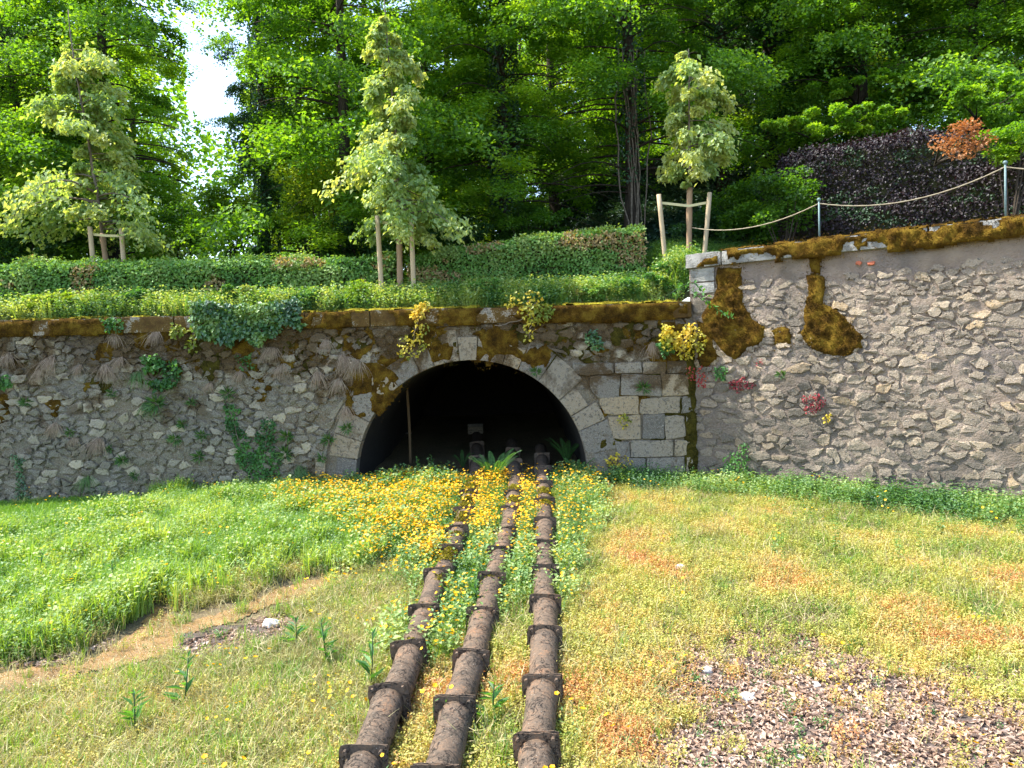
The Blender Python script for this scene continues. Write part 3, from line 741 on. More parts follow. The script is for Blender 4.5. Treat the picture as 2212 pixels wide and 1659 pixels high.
# squared blocks on both sides of the ring
def block(u0, u1, v0, v1, h, name='wall_block', mat='ashlar'):
    p = np.array([(u0, v0), (u1, v0), (u1, v1), (u0, v1)], float) + rs.normal(size=(4, 2)) * .02
    q = []
    for k in range(4):
        a, b = p[k], p[(k + 1) % 4]
        for f in (0.04, .35, .65, .96): q.append(a + (b - a) * f + rs.normal(size=2) * .008)
    q = np.array(q)
    for k in range(len(q)):
        x, y = q[k]; m = RING * 1.0
        if y >= AC[1]:
            r = math.hypot((x - AC[0]) / (AR + m), (y - AC[1]) / (AZ + m))
            if r < 1: q[k] = AC + (q[k] - AC) / r
        elif abs(x - AC[0]) < AR + m: q[k][0] = AC[0] + math.copysign(AR + m, x - AC[0])
    if area(q) < .03: return
    c = q.mean(0); g = Geo(); n = len(q); r1 = c + (q - c) * .95
    V = np.concatenate([np.c_[q[:, 0], np.full(n, YW + .05), q[:, 1]], np.c_[q[:, 0], np.full(n, YW - h + .02), q[:, 1]], np.c_[r1[:, 0], YW - h - rs.rand(n) * .015, r1[:, 1]], [[c[0], YW - h - .01, c[1]]]])
    i = np.arange(n); j = (i + 1) % n
    g.add(V, np.stack([2 * n + i, 2 * n + j, np.full(n, 3 * n)], 1), np.concatenate([np.stack([i, j, n + j, n + i], 1), np.stack([n + i, n + j, 2 * n + j, 2 * n + i], 1)]), rs.rand())
    c3 = np.array([c[0], YW, c[1]]); ob(name, g.mesh(name, [MAT[mat]], False, c3), WL, c3 - offL)
v = .4
while v < 4.2:
    hh = rs.uniform(.40, .72); hh = min(hh, 4.28 - v); u = AC[0] + AR - .5
    u = AC[0] + (AR + RING) * (math.sqrt(max(0, 1 - ((v - AC[1]) / (AZ + RING)) ** 2)) if v > AC[1] else 1) - .15
    while u < 4.6:
        w = rs.uniform(.5, 1.15); w = min(w, 4.66 - u)
        if w > .12: block(u, u + w - .02, v, v + hh - .02, .035 + .03 * rs.rand())
        u += w
    v += hh
v = .4
while v < AC[1] + 1.2:
    hh = rs.uniform(.4, .6); block(AC[0] - AR - RING - rs.uniform(.1, .5), AC[0] - AR - .85 + .25, v, v + hh - .02, .05); v += hh
# tunnel lining
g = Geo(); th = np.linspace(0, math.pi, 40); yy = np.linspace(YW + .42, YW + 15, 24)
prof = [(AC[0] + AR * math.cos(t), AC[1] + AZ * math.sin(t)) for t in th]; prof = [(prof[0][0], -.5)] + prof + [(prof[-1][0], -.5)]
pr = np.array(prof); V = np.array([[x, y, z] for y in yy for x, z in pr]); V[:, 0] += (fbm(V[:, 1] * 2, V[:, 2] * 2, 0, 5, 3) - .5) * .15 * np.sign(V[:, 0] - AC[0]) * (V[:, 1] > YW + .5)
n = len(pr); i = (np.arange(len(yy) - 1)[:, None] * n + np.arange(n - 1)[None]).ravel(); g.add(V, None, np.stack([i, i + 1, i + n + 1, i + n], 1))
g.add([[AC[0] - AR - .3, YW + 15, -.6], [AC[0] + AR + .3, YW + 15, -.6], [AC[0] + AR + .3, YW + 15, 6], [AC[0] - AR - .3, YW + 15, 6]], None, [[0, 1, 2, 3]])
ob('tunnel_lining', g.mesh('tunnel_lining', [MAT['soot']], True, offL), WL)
# inner edge of the arch below the springing + first metre of the vault in stone
g = Geo(); yy = np.array([YW - .02, YW + .2, YW + .43, YW + .9, YW + 1.6]); 
for sg in (-1, 1):
    zz = np.linspace(-.4, AC[1] + .02, 10); V = np.array([[AC[0] + sg * (AR - .012), y, z] for y in yy for z in zz]); V[:, 0] += (fbm(V[:, 1] * 3, V[:, 2] * 3, 1, 5, 3) - .5) * .06
    i = (np.arange(4)[:, None] * 10 + np.arange(9)[None]).ravel(); g.add(V, None, np.stack([i, i + 1, i + 11, i + 10], 1))
ob('jamb', g.mesh('jamb', [MAT['mortarL']], True, offL), WL)
def rub_box(a, b, res, amp, seed, mat, name, parent, off, bev=.03, smooth=True, M=None):
    """box with a rough, worn surface"""
    a = np.array(a, float); b = np.array(b, float); c = (a + b) / 2; hs = (b - a) / 2; n = [max(2, int(round(2 * h / res)) + 1) for h in hs]; g = Geo()
    for ax in range(3):
        o1, o2 = [(1, 2), (2, 0), (0, 1)][ax]
        for sg in (-1, 1):
            p = np.linspace(-1, 1, n[o1]); q = np.linspace(-1, 1, n[o2]); Pp, Qq = np.meshgrid(p, q, indexing='ij'); V = np.zeros(Pp.shape + (3,))
            V[..., ax] = sg; V[..., o1] = Pp; V[..., o2] = Qq; V = V.reshape(-1, 3) * hs
            cl_ = np.clip(V, -hs + bev, hs - bev); dd = V - cl_; V = cl_ + unit(dd) * bev * (np.linalg.norm(dd, axis=1, keepdims=True) > 1e-6) + (dd * 0)
            Vw = V + c; V = Vw + unit(dd + 1e-6 * V) * ((fbm(Vw[:, 0] * 5, Vw[:, 1] * 5, Vw[:, 2] * 5, seed, 3) - .5) * amp)[:, None]
            if M is not None: V = (M @ V.T).T
            i = (np.arange(n[o1] - 1)[:, None] * n[o2] + np.arange(n[o2] - 1)[None]).ravel(); Q = np.stack([i, i + n[o2], i + n[o2] + 1, i + 1], 1)
            g.add(V, None, Q if sg > 0 else Q[:, ::-1], 0)
    return ob(name, g.mesh(name, [mat], smooth, off), parent)
u = WALLX0; k = 0
while u < 4.6:
    w = rnd.uniform(1.2, 2.2); e = min(u + w, 4.70)
    if 4.70 - e < .5: e = 4.70
    rub_box((u + .008, YW - .10 + rnd.gauss(0, .01), COPB), (e - .008, YW + .42, COPT + rnd.gauss(0, .012)), .09, .035, k, MAT['coping'], 'coping_stone', WL, offL); u = e; k += 1

# ------------------------------------------------------------------ moss that lies on walls
def moss_patch(name, parent, off, fr, polys, thick, mat, seed=0, res=.045, nz=.16, base=.03, px=True, holes=.0, dens=260, fz=.045):
    O, U, Vv, N = fr; g = Geo(); rs2 = np.random.RandomState(seed + 99)
    for poly in polys:
        P = np.array([uv(a, b, fr, base) for a, b in poly]) if px else np.array(poly, float)
        lo, hi = P.min(0) - nz, P.max(0) + nz; gu = np.arange(lo[0], hi[0], res); gv = np.arange(lo[1], hi[1], res)
        if len(gu) < 2 or len(gv) < 2: continue
        X, Y = np.meshgrid(gu, gv)
        d = sdist(X, Y, P) + (fbm(X * 2.2, Y * 2.2, seed, 5, 5) - .5) * nz * 2.4
        if holes: d = np.minimum(d, (fbm(X * 1.8, Y * 1.8, seed + 4, 6, 4) - holes) * .9)
        h = base * smooth01(d / .05) + thick * smooth01(d / .12) * (.1 + 1.4 * fbm(X * 8, Y * 8, seed, 8, 4)) - .02
        ok = d > 0; n = len(gu); q = np.arange(len(gv) - 1)[:, None] * n + np.arange(n - 1)[None]
        q = q[ok[:-1, :-1] & ok[1:, :-1] & ok[:-1, 1:] & ok[1:, 1:]]
        if not len(q): continue
        P3 = O + X[..., None] * U + Y[..., None] * Vv + h[..., None] * N; P3 = P3.reshape(-1, 3); Q = np.stack([q, q + 1, q + n + 1, q + n], 1)
        used = np.unique(Q); mp = np.zeros(X.size, int); mp[used] = np.arange(len(used)); g.add(P3[used], None, mp[Q])
        dd = d.ravel(); out = np.where((dd < 0) & (dd > -.16) & (rs2.rand(dd.size) < .55 * np.exp(dd / .05)))[0]
        if len(out):
            s2 = np.repeat(out, 3); Po = (O + X[..., None] * U + Y[..., None] * Vv).reshape(-1, 3)[s2] + N * (base * .5 + .012) + (U * rs2.normal(size=(len(s2), 1)) + Vv * rs2.normal(size=(len(s2), 1))) * res * .7
            fuzz(g, Po, np.tile(N, (len(s2), 1)), .035 * (.5 + rs2.rand(len(s2))), 0, rs2, 1.0)
        m = int(len(q) * res * res * dens)
        if m:
            s = q[rs2.randint(0, len(q), m)]; Pm = P3[s] + U * (rs2.rand(m)[:, None] * res) + Vv * (rs2.rand(m)[:, None] * res)
            fuzz(g, Pm, np.tile(N, (m, 1)) + [0, 0, -.2], fz * (.5 + rs2.rand(m)), 0, rs2, .8)
    if g.n == 0: return None
    return ob(name, g.mesh(name, [mat], True, off), parent, kind='stuff')
ML = [[(796, 768), (860, 800), (885, 822), (850, 870), (824, 904), (732, 904), (744, 848), (720, 800)], [(904, 700), (940, 704), (940, 756), (912, 760)],
      [(1028, 728), (1068, 692), (1152, 700), (1196, 756), (1184, 800), (1150, 798), (1088, 775), (1036, 760)], [(1324, 690), (1488, 690), (1470, 760), (1416, 800), (1380, 768)],
      [(480, 715), (640, 715), (650, 760), (640, 800), (560, 840), (520, 780)], [(728, 700), (800, 695), (820, 740), (780, 790), (730, 760)],
      [(528, 832), (568, 830), (570, 868), (535, 870)], [(646, 872), (676, 872), (674, 902), (650, 904)], [(100, 850), (145, 850), (140, 920), (98, 925)],
      [(-20, 850), (25, 850), (15, 905), (-20, 950)], [(345, 690), (420, 700), (415, 790), (350, 760)], [(50, 715), (92, 712), (92, 735), (52, 738)],
      [(1140, 700), (1180, 700), (1190, 770), (1160, 770)], [(1380, 860), (1478, 840), (1482, 900), (1440, 910), (1400, 900)],
      [(1366, 950), (1440, 940), (1450, 1010), (1390, 1028), (1366, 1000)], [(1290, 945), (1345, 940), (1348, 968), (1296, 970)], [(280, 700), (335, 700), (330, 760), (290, 750)]]
moss_patch('moss', WL, offL, FRL, ML[:13] + ML[16:], .05, MAT['moss'], 1, holes=.40)
moss_patch('moss', WL, offL, FRL, ML[13:16], .025, MAT['mossdark'], 2, holes=.42)
rsm = np.random.RandomState(5); blobs = []
for k in range(84):
    cx_ = rsm.uniform(-13.5, 4.5) if k % 2 else rsm.uniform(-6.5, 4.5); cz_ = COPB - abs(rsm.normal()) * (.9 if cx_ > -6 else .75) - .05; r_ = rsm.uniform(.15, .5)
    if outside_arch((cx_, cz_), .02) < 0.05: continue
    blobs.append([(cx_ + r_ * math.cos(a) * rsm.uniform(.6, 1.4), min(COPB, cz_ + r_ * .8 * math.sin(a) * rsm.uniform(.6, 1.5))) for a in np.arange(9) * .698])
moss_patch('moss', WL, offL, FRL, blobs[::2], .03, MAT['moss'], 11, px=False, holes=.40, nz=.14)
moss_patch('moss', WL, offL, FRL, blobs[1::2], .03, MAT['mossdark'], 12, px=False, holes=.40, nz=.14)
cp = [(WALLX0, COPB - .03), (-10, COPB - .05), (-9.9, COPT), (WALLX0, COPT)]; cp2 = [(-5.4, COPB - .04), (4.6, COPB - .08), (4.6, COPT), (-5.4, COPT)]
moss_patch('moss', WL, offL, (FRL[0] + [0, -.10, 0], *FRL[1:]), [cp, cp2], .05, MAT['moss'], 3, px=False, holes=.36, nz=.04, res=.04)
top = (np.array([0, YW - .08, COPT]), EX, np.array([0, 1.0, 0]), EZ)
moss_patch('moss', WL, offL, top, [[(WALLX0, 0), (-9.4, 0), (-9.4, .35), (WALLX0, .35)], [(-5.5, 0), (4.6, 0), (4.6, .4), (-5.5, .4)]], .05, MAT['mossbright'], 4, px=False, holes=.44, nz=.05, res=.05)
moss_patch('moss', WL, offL, FRL, [[(1480, 700), (1506, 700), (1512, 1050), (1478, 1050)]], .08, MAT['mossdark'], 6, nz=.06)

# ------------------------------------------------------------------ the lighter wall on the right
RL = 11.5                                  # its length
WR = thing('stone_wall', 'pinkish rubble stone wall slanting forward on the right under thick brown moss', 'wall', (CR[0], CR[1], 0)); offR = np.array([CR[0], CR[1], 0.])
TOPR0, TOPR1 = uv(1497, 580, FRR)[1], uv(2212, 505, FRR)[1]; UEND = uv(2212, 505, FRR)[0]
def vtop(u): return TOPR0 + (TOPR1 - TOPR0) * u / UEND
O, U, Vv, N = FRR
g = Geo(); us = np.arange(-.05, RL + .06, .06); nv = 110; f = np.linspace(0, 1, nv)
Uu = np.repeat(us[:, None], nv, 1); Vg = .2 + (np.array([vtop(u) for u in us])[:, None] + .02 - .2) * f[None]
D = relief(Uu, Vg, .09, 12) + relief(Uu * 3, Vg * 4, .05, 18)
P3 = O + Uu[..., None] * U + Vg[..., None] * Vv + D[..., None] * N; i = (np.arange(len(us) - 1)[:, None] * nv + np.arange(nv - 1)[None]).ravel()
g.add(P3.reshape(-1, 3), None, np.stack([i, i + nv, i + nv + 1, i + 1], 1))
ob('mortar_face', g.mesh('mortar_face', [MAT['mortarR']], True, offR), WR)
# the end face above the old wall, in squared pale blocks
e0 = O + U * 0.0
for k, (z0, z1) in enumerate(((5.98, 6.26), (6.28, vtop(0) - .01))):
    a = np.array([-.02, -.60, z0]); b = np.array([.62, .055, z1]); Mx = np.array([[U[0], N[0], 0], [U[1], N[1], 0], [0, 0, 1.0]])
    o = rub_box(a, b, .12, .02, 40 + k, MAT['copingpale'], 'quoin', WR, np.zeros(3), M=Mx)
S = courses(-.1, RL, .45, 7.4, .11, .28, .17, .60, rs, .32)
S = S[np.array([s[1] < vtop(s[0]) - .30 and rs.rand() > .05 and not (s[0] < .62 and s[1] > 5.0) for s in S])]
clr = []
for s, p in cells(S, 1.9, ((-.02, .3), (RL, 7.3)), .022):
    if p[:, 1].max() > vtop(s[0]) - .30 + .06 * math.sin(s[0] * 5): continue
    if area(p) < .006: continue
    c = p.mean(0); shr = rs.uniform(.82, 1.04); p = c + (p - c) * [shr, shr * rs.uniform(.85, 1)]
    if rs.rand() > .06: clr.append((s, p))
big = [(uv(1945, 1050, FRR), .75, .42), (uv(1770, 990, FRR), .55, .3), (uv(1700, 1040, FRR), .6, .3)]
def hR(s, a): return .006 + (.004 + .030 * rs.rand()) * (.6 + .9 * fbm(s[0] * .5, s[1] * .5, 0, 77, 2))
lay(clr, FRR, WR, MAT['stoneR'], hR, 300, 'stone', rs, False, .026, offR, vis=lambda s: s[0] < UEND + .3)
for (a, b) in (((1848, 565), (1862, 571)), ((1872, 566), (1890, 573))):
    p0, p1 = uv(*a, FRR), uv(*b, FRR); p = np.array([(p0[0], p1[1]), (p1[0], p1[1]), (p1[0], p0[1]), (p0[0], p0[1])]); g = Geo(); stone_geo(g, p, FRR, .05, rs)
    ob('brick_chip', g.mesh('brick_chip', [MAT['tile']], False, offR), WR)
u = -.12; k = 0; Mx = np.array([[U[0], N[0], 0], [U[1], N[1], 0], [0, 0, 1.0]])
while u < RL:
    w = [.95, 1.5, 1.7, 1.4, 1.8, 1.6, 1.7, 1.5, 1.6][k % 9]; z = vtop(u + w / 2); sk = (TOPR1 - TOPR0) / UEND
    M2 = Mx @ np.array([[1, 0, 0], [0, 1, 0], [sk, 0, 1.0]])
    rub_box(np.array([u + .01, -.5, z - sk * (u + w / 2)]), np.array([u + w - .01, .13, z - sk * (u + w / 2) + .36]), .09, .04, 60 + k, MAT['copingpale'], 'coping_stone', WR, np.zeros(3), M=M2); u += w; k += 1
for o in list(WR.children):
    if o.name.startswith(('coping_stone', 'quoin')):
        pass
MR = [[(1546, 575), (1604, 574), (1608, 658), (1626, 690), (1652, 706), (1650, 742), (1614, 758), (1590, 778), (1554, 754), (1526, 722), (1514, 690), (1524, 658), (1545, 620)],
      [(1738, 594), (1754, 588), (1782, 598), (1784, 650), (1810, 666), (1838, 698), (1862, 722), (1860, 750), (1838, 770), (1798, 776), (1758, 762), (1734, 742), (1720, 722), (1734, 698), (1732, 666), (1746, 634)],
      [(1738, 545), (1782, 545), (1770, 592), (1752, 590)], [(1505, 690), (1530, 700), (1555, 770), (1530, 800), (1506, 790)]]
moss_patch('moss', WR, offR, FRR, MR, .06, MAT['moss'], 21, nz=.08, base=.045, holes=.17, res=.035, fz=.05, dens=500)
moss_patch('moss', WR, offR, FRR, [[(1660, 712), (1704, 712), (1708, 744), (1674, 748)]], .04, MAT['moss'], 22, nz=.13, base=.04, res=.03, holes=.36)
cf = (O + N * .13, U, Vv + U * 0, N)
moss_patch('moss', WR, offR, cf, [[(.95, vtop(.95) - .10), (RL, vtop(RL) - .1), (RL, vtop(RL) + .38), (.95, vtop(.95) + .38)], [(.12, vtop(0) - .02), (.80, vtop(.8)), (.78, vtop(.8) + .3), (.35, vtop(.4) + .22)]], .08, MAT['moss'], 23, px=False, holes=.30, nz=.09, res=.04, dens=450)
tf = (O + np.array([0, 0, vtop(0) + .36]), U + EZ * (TOPR1 - TOPR0) / UEND, -N, EZ)
moss_patch('moss', WR, offR, tf, [[(.8, -.14), (RL, -.14), (RL, .35), (.8, .35)]], .06, MAT['moss'], 24, px=False, holes=.28, nz=.06, res=.05, dens=300)

#@@PART2

# ------------------------------------------------------------------ woodland trees
def crown_mesh(name, mat, zs, rad, nlimb, ntwig, nleaf, L, seed, droop=.25, tints=(.1, .8), flat=.35, sweep=None, leaffold=.18, hang=.4, lens=(.65, 1.08), jit=(.13, .13, .15)):
    """foliage carried in layered sprays on limbs; zs = heights, rad(f) = limb length at relative height f"""
    rs = np.random.RandomState(seed); g = Geo(); gl = Geo()
    for k in range(nlimb):
        f = (k + rs.rand()) / nlimb; z = zs[0] + (zs[1] - zs[0]) * f; a = rs.rand() * 2 * math.pi
        ln = rad(f) * rs.uniform(*lens); d = np.array([math.cos(a), math.sin(a), 0]); s = np.array([-d[1], d[0], 0]); up = rs.uniform(.05, .45)
        t = np.linspace(0, 1, 7)
        c0 = sweep(z) if sweep is not None else np.zeros(3)
        path = c0 + np.array([0, 0, z]) + d * (t * ln)[:, None] + EZ * (ln * (up * t - (up + droop) * t ** 2.2))[:, None]
        tube(gl, path, np.linspace(.012 * ln + .006, .004, 7), 4, False)
        m = ntwig; tt = np.sqrt(rs.uniform(.06, 1.0, m)); base = np.stack([np.interp(tt, t, path[:, q]) for q in range(3)], 1)
        sd = rs.choice([-1, 1], m); tl = ln * rs.uniform(.14, .34, m) * (1.15 - tt * .6)
        td = unit(s[None] * (sd * rs.uniform(.5, 1, m))[:, None] + d[None] * rs.uniform(.2, .9, m)[:, None] + EZ * rs.normal(size=m)[:, None] * .22 - EZ * .12)
        q = nleaf; u = rs.uniform(0, 1, (m, q)); bs = rs.choice([-1, 1], (m, q))
        side = unit(np.cross(td, EZ)); P = base[:, None] + td[:, None] * (u * tl[:, None])[..., None] + rs.normal(size=(m, q, 3)) * np.array(jit) * (ln / 3.0) + side[:, None] * (bs * rs.uniform(0, .10, (m, q)) * tl[:, None] * 2)[..., None]
        D = td[:, None] * .6 + side[:, None] * bs[..., None] * .8 + rs.normal(size=(m, q, 3)) * .3 - EZ * hang
        N = EZ + rs.normal(size=(m, q, 3)) * flat + d * .15
        Ls = L * rs.uniform(.6, 1.2, (m, q)); tn = np.clip(rs.uniform(*tints) + rs.normal(size=(m, q)) * .10 + .25 * (tt[:, None] - .6), 0, 1)
        leaves(g, P.reshape(-1, 3), D.reshape(-1, 3), N.reshape(-1, 3), Ls.ravel(), Ls.ravel() * .72, tn.ravel(), fold=leaffold)
    return g.mesh(name, [mat]), gl
def trunk_mesh(name, h, r, seed, mat, lean=(0, 0), limbs=None, n=12):
    rs = np.random.RandomState(seed); g = Geo(); m = 16; z = np.linspace(-.5, h, m); t = np.clip(z / h, 0, 1)
    P = np.c_[lean[0] * t + np.cumsum(rs.normal(size=m)) * .04 - 0, lean[1] * t + np.cumsum(rs.normal(size=m)) * .04, z]
    P[:, :2] -= P[0, :2]
    rr = r * (1 - .75 * t) + r * .5 * np.exp(-np.clip(z, 0, 9) / .4); tube(g, P, rr, n, True, wob=.12, seed=seed)
    if limbs is not None and limbs.n: g.add(np.concatenate(limbs.V), None, np.concatenate(limbs.Q) if limbs.Q else None)
    return g.mesh(name, [mat], True), P
def ivy_mesh(name, h, r, seed, mat, z0=0, dens=420, L=.11):
    rs = np.random.RandomState(seed); g = Geo(); n = int(dens * h); z = z0 + rs.rand(n) * h; a = rs.rand(n) * 2 * math.pi
    k = fbm(np.cos(a) * 1.5 + 5, np.sin(a) * 1.5, z * .8, seed, 3); rr = r * (1 + .9 * k); d = np.c_[np.cos(a), np.sin(a), np.zeros(n)]
    P = d * rr[:, None] + np.c_[np.zeros((n, 2)), z]; leaves(g, P, d * .5 - EZ * .8 + rs.normal(size=(n, 3)) * .4, d + rs.normal(size=(n, 3)) * .4, L, L * .9, np.clip(k + rs.normal(size=n) * .15 - .2, 0, 1))
    return g.mesh(name, [mat])
CM = []
for k in range(3):
    cm, gl = crown_mesh('crown', MAT['beech'], (1.9, 17.5), lambda f: 4.1 - 1.3 * f ** 2, 78, 30, 30, .135, 100 + k, tints=(.1, .9), flat=.5)
    tm, _ = trunk_mesh('trunk', 19, .25, 200 + k, MAT['bark'], limbs=gl)
    CM.append((cm, tm))
BARE = trunk_mesh('trunk', 19, .25, 207, MAT['bark'])[0]
CMD = crown_mesh('crown', MAT['darkleaf'], (1.8, 17), lambda f: 3.8 - .9 * f, 62, 28, 26, .14, 120, tints=(.1, .8), flat=.5)[0]
CMB = crown_mesh('crown', MAT['lime'], (2.5, 18), lambda f: 4.0 - 1.0 * f, 60, 26, 26, .15, 121, tints=(.0, .55), flat=.5)[0]
IVY = ivy_mesh('ivy', 11, .36, 5, MAT['ivy'])
def wood_tree(px, Y, label, crown=0, sc=.74, cs=1.0, ivy=False, rot=None, group='tall trees of the wood behind the wall', trunk=1.0, crown_mesh_=None, zlift=0):
    p = at(px, 500, Y); z = float(hill_z(p[0], Y)); t = thing('beech_tree', label, 'tree', (p[0], Y, z), group)
    t.rotation_euler = (0, 0, rnd.random() * 6.28 if rot is None else rot)
    cm, tm = CM[crown % 3]; cm = crown_mesh_ or cm
    c = ob('crown', cm, t, (0, 0, zlift)); c.scale = (cs, cs, sc); c.rotation_euler = (0, 0, rnd.random() * 6)
    k = ob('trunk', BARE if cs < .7 else tm, t); k.scale = (trunk, trunk, sc * 1.12)
    if ivy: v = ob('ivy', IVY, t); v.scale = (trunk, trunk, 1.0)
    return t
# front row, left to right
wood_tree(-190, 27.5, 'tree at the left edge of the wood, mostly cut by the frame', 0, ivy=True, crown_mesh_=CMD)
wood_tree(40, 29.5, 'dark shaded tree behind the leftmost young tree', 1, cs=.95, crown_mesh_=CMD)
wood_tree(245, 28, 'leafy green tree just left of the bright gap of sky', 2, cs=.90)
wood_tree(578, 28, 'slim dark ivy-covered trunk just right of the bright gap of sky', 0, cs=.52, trunk=.75, ivy=True, crown_mesh_=CMD)
wood_tree(745, 26.8, 'bright green tree behind the middle young tree', 0, cs=.98)
wood_tree(930, 31, 'green tree between the middle young tree and the tall dark trunk', 1, cs=.9)
wood_tree(1095, 27.5, 'tree with the tall black ivy-clad trunk right of the middle young tree', 2, cs=.95, ivy=True, trunk=.95, zlift=.8)
wood_tree(1368, 27, 'tree with pale bare ivy stems on its trunk above the end of the clipped hedge', 1, cs=.9, trunk=1.1, ivy=False, zlift=2.0)
wood_tree(1560, 33, 'tree with a dark trunk behind the rightmost young tree', 0, cs=1.0, trunk=1.1, ivy=True)
wood_tree(1672, 30, 'thick ivy-smothered dark tree left of the copper beech hedge', 2, cs=.85, trunk=1.4, ivy=True, zlift=1.5, crown_mesh_=CMD)
wood_tree(1850, 28.5, 'tree with a broad dark trunk rising behind the copper beech hedge', 0, cs=1.0, trunk=1.35, zlift=1.5)
wood_tree(2110, 27, 'tree over the withered brown leaves near the right edge', 1, cs=1.0, zlift=1.8)
wood_tree(2380, 26, 'tree at the right edge of the wood, mostly cut by the frame', 2, cs=1.0, zlift=1.6)
wood_tree(1405, 37, 'thin black trunk just behind the trunk with pale ivy stems', 0, cs=.8, zlift=1.5)
BOUGH = []
for k in range(3):
    rs_ = np.random.RandomState(300 + k); g = Geo(); gs = Geo(); nl_ = 30
    for q in range(nl_):                    # twigs fanning out and down from a limb coming towards -Y
        a = rs_.uniform(-1.1, 1.1); l = rs_.uniform(1.0, 2.6); f = np.linspace(0, 1, 30); d = np.array([math.sin(a), -math.cos(a), 0]); zo = rs_.normal() * .35
        tw = d * (l * f)[:, None] + EZ * (zo * f - .45 * l * f ** 2)[:, None]
        tube(gs, tw[::6], .008, 4, False)
        n_ = 46; u_ = np.sqrt(rs_.rand(n_)); P_ = np.stack([np.interp(u_, f, tw[:, c]) for c in range(3)], 1) + rs_.normal(size=(n_, 3)) * [.16, .16, .07]
        leaves(g, P_, d * .5 + rs_.normal(size=(n_, 3)) * .6 - EZ * .35, EZ + rs_.normal(size=(n_, 3)) * .5 - [0, .35, 0], .15 * rs_.uniform(.6, 1.15, n_), .11, np.clip(rs_.uniform(.2, .8) + rs_.normal(size=n_) * .12, 0, 1))
    g2 = g.mesh('bough', [MAT['beech']]); BOUGH.append(g2)
def boughs(t, spots):
    t.rotation_euler = (0, 0, 0)
    for (dx, dy, z, sc) in spots:
        o = ob('bough', BOUGH[rnd.randrange(3)], t, (dx, dy, z)); o.scale = (sc * rnd.choice((-1, 1)), sc, sc * .9); o.rotation_euler = (rnd.gauss(0, .1), rnd.gauss(0, .12), rnd.gauss(0, .35) + math.atan2(dx, -dy) * .5)
for o in [o for o in bpy.data.objects if o.name.startswith('beech_tree')]:
    if o.get('label', '').startswith('thin black'): continue
    if o['label'].startswith('slim dark'): boughs(o, [(-.9, -.3, 3.2, .5), (-1.3, 0, 6.6, .45), (-.8, -.5, 9.2, .5), (-1.5, .4, 11.2, .45), (.8, -.8, 5.0, .6), (.7, -.8, 8.3, .6)]); continue
    x0 = o.location.x / o.location.y
    sp = []
    tk = 'trunk' in o['label']
    for k in range(9):
        z = 2.2 + k * 1.15 + rnd.uniform(-.4, .4); dx = rnd.uniform(-2.2, 2.2)
        if tk: dx = rnd.choice((-1, 1)) * rnd.uniform(1.7, 2.8)
        if tk and z < 4.5: continue
        dy = -rnd.uniform(1.2, 2.8)
        if 'left of the bright gap' in o['label']: dx = min(dx, 2.3)
        sp.append((dx, dy, z, rnd.uniform(.8, 1.15)))
    boughs(o, sp)
# rows behind
back = [(-340, 36), (-60, 38), (150, 35), (300, 41), (655, 37), (800, 35), (985, 38), (1200, 36), (1300, 43), (1500, 41), (1740, 38), (1950, 37), (2170, 36), (2420, 38),
        (-200, 48), (60, 50), (220, 55), (720, 48), (860, 52), (1060, 50), (1400, 53), (1620, 50), (1840, 49), (2060, 50), (2330, 47), (1130, 60), (930, 63), (690, 64), (1760, 60), (2200, 62), (0, 64), (1500, 66), (600, 75), (380, 80)]
for k, (px, Y) in enumerate(back):
    t = wood_tree(px, Y, 'tree deeper in the wood, one of many overlapping green crowns', k, cs=1.05 if px not in (655, 300) else .8, sc=.86, crown_mesh_=[None, CMB, None, CMB, CMB][k % 5], group='trees deeper in the wood')
# pale bare ivy stems on one trunk
par = [o for o in bpy.data.objects if o.get('label', '').startswith('tree with pale bare ivy stems')][0]; par.rotation_euler = (0, 0, 0)
g = Geo()
for k in range(9):
    x = rs.uniform(-.30, .32); z = np.linspace(.2, 6.5, 16); xx = x + np.cumsum(rs.normal(size=16)) * .045
    tube(g, np.c_[xx, -.36 + .35 * (np.clip(np.abs(xx), 0, .4)) ** 1.2 * 0, z] + [0, 0, 0], .022 * rs.uniform(.6, 1.4), 5)
ob('ivy_stem', g.mesh('ivy_stem', [MAT['ybark']], True), par, kind='stuff')
v = ob('ivy', ivy_mesh('ivy', 6, .30, 8, MAT['ivy'], 2, 180), par)

# far wood closing the view, too far to tell apart
g = Geo(); n = 150000; a = R.uniform(-1.05, 1.05, n); rr = R.uniform(85, 110, n); x = rr * np.sin(a); y = rr * np.cos(a); zb = hill_z(x, y); hgt = R.rand(n) ** .8 * (30 + 8 * vnoise(x * .1, y * .1, 0, 4))
lane = np.abs(x / y + .372) < .035; k = (~lane | (hgt < 24 + 3 * vnoise(x * .3, 0, 0, 2))); k &= fbm(x * .25, hgt * .25, y * .1, 6, 3) > .40
P = np.c_[x, y, zb + hgt][k]; n = len(P)
leaves(g, P, rdir(n), EZ + rdir(n) * .7, .62, .55, np.clip(R.rand(n) * .9, 0, 1))
ob('distant_wood', g.mesh('distant_wood', [MAT['beech']]), kind='stuff')

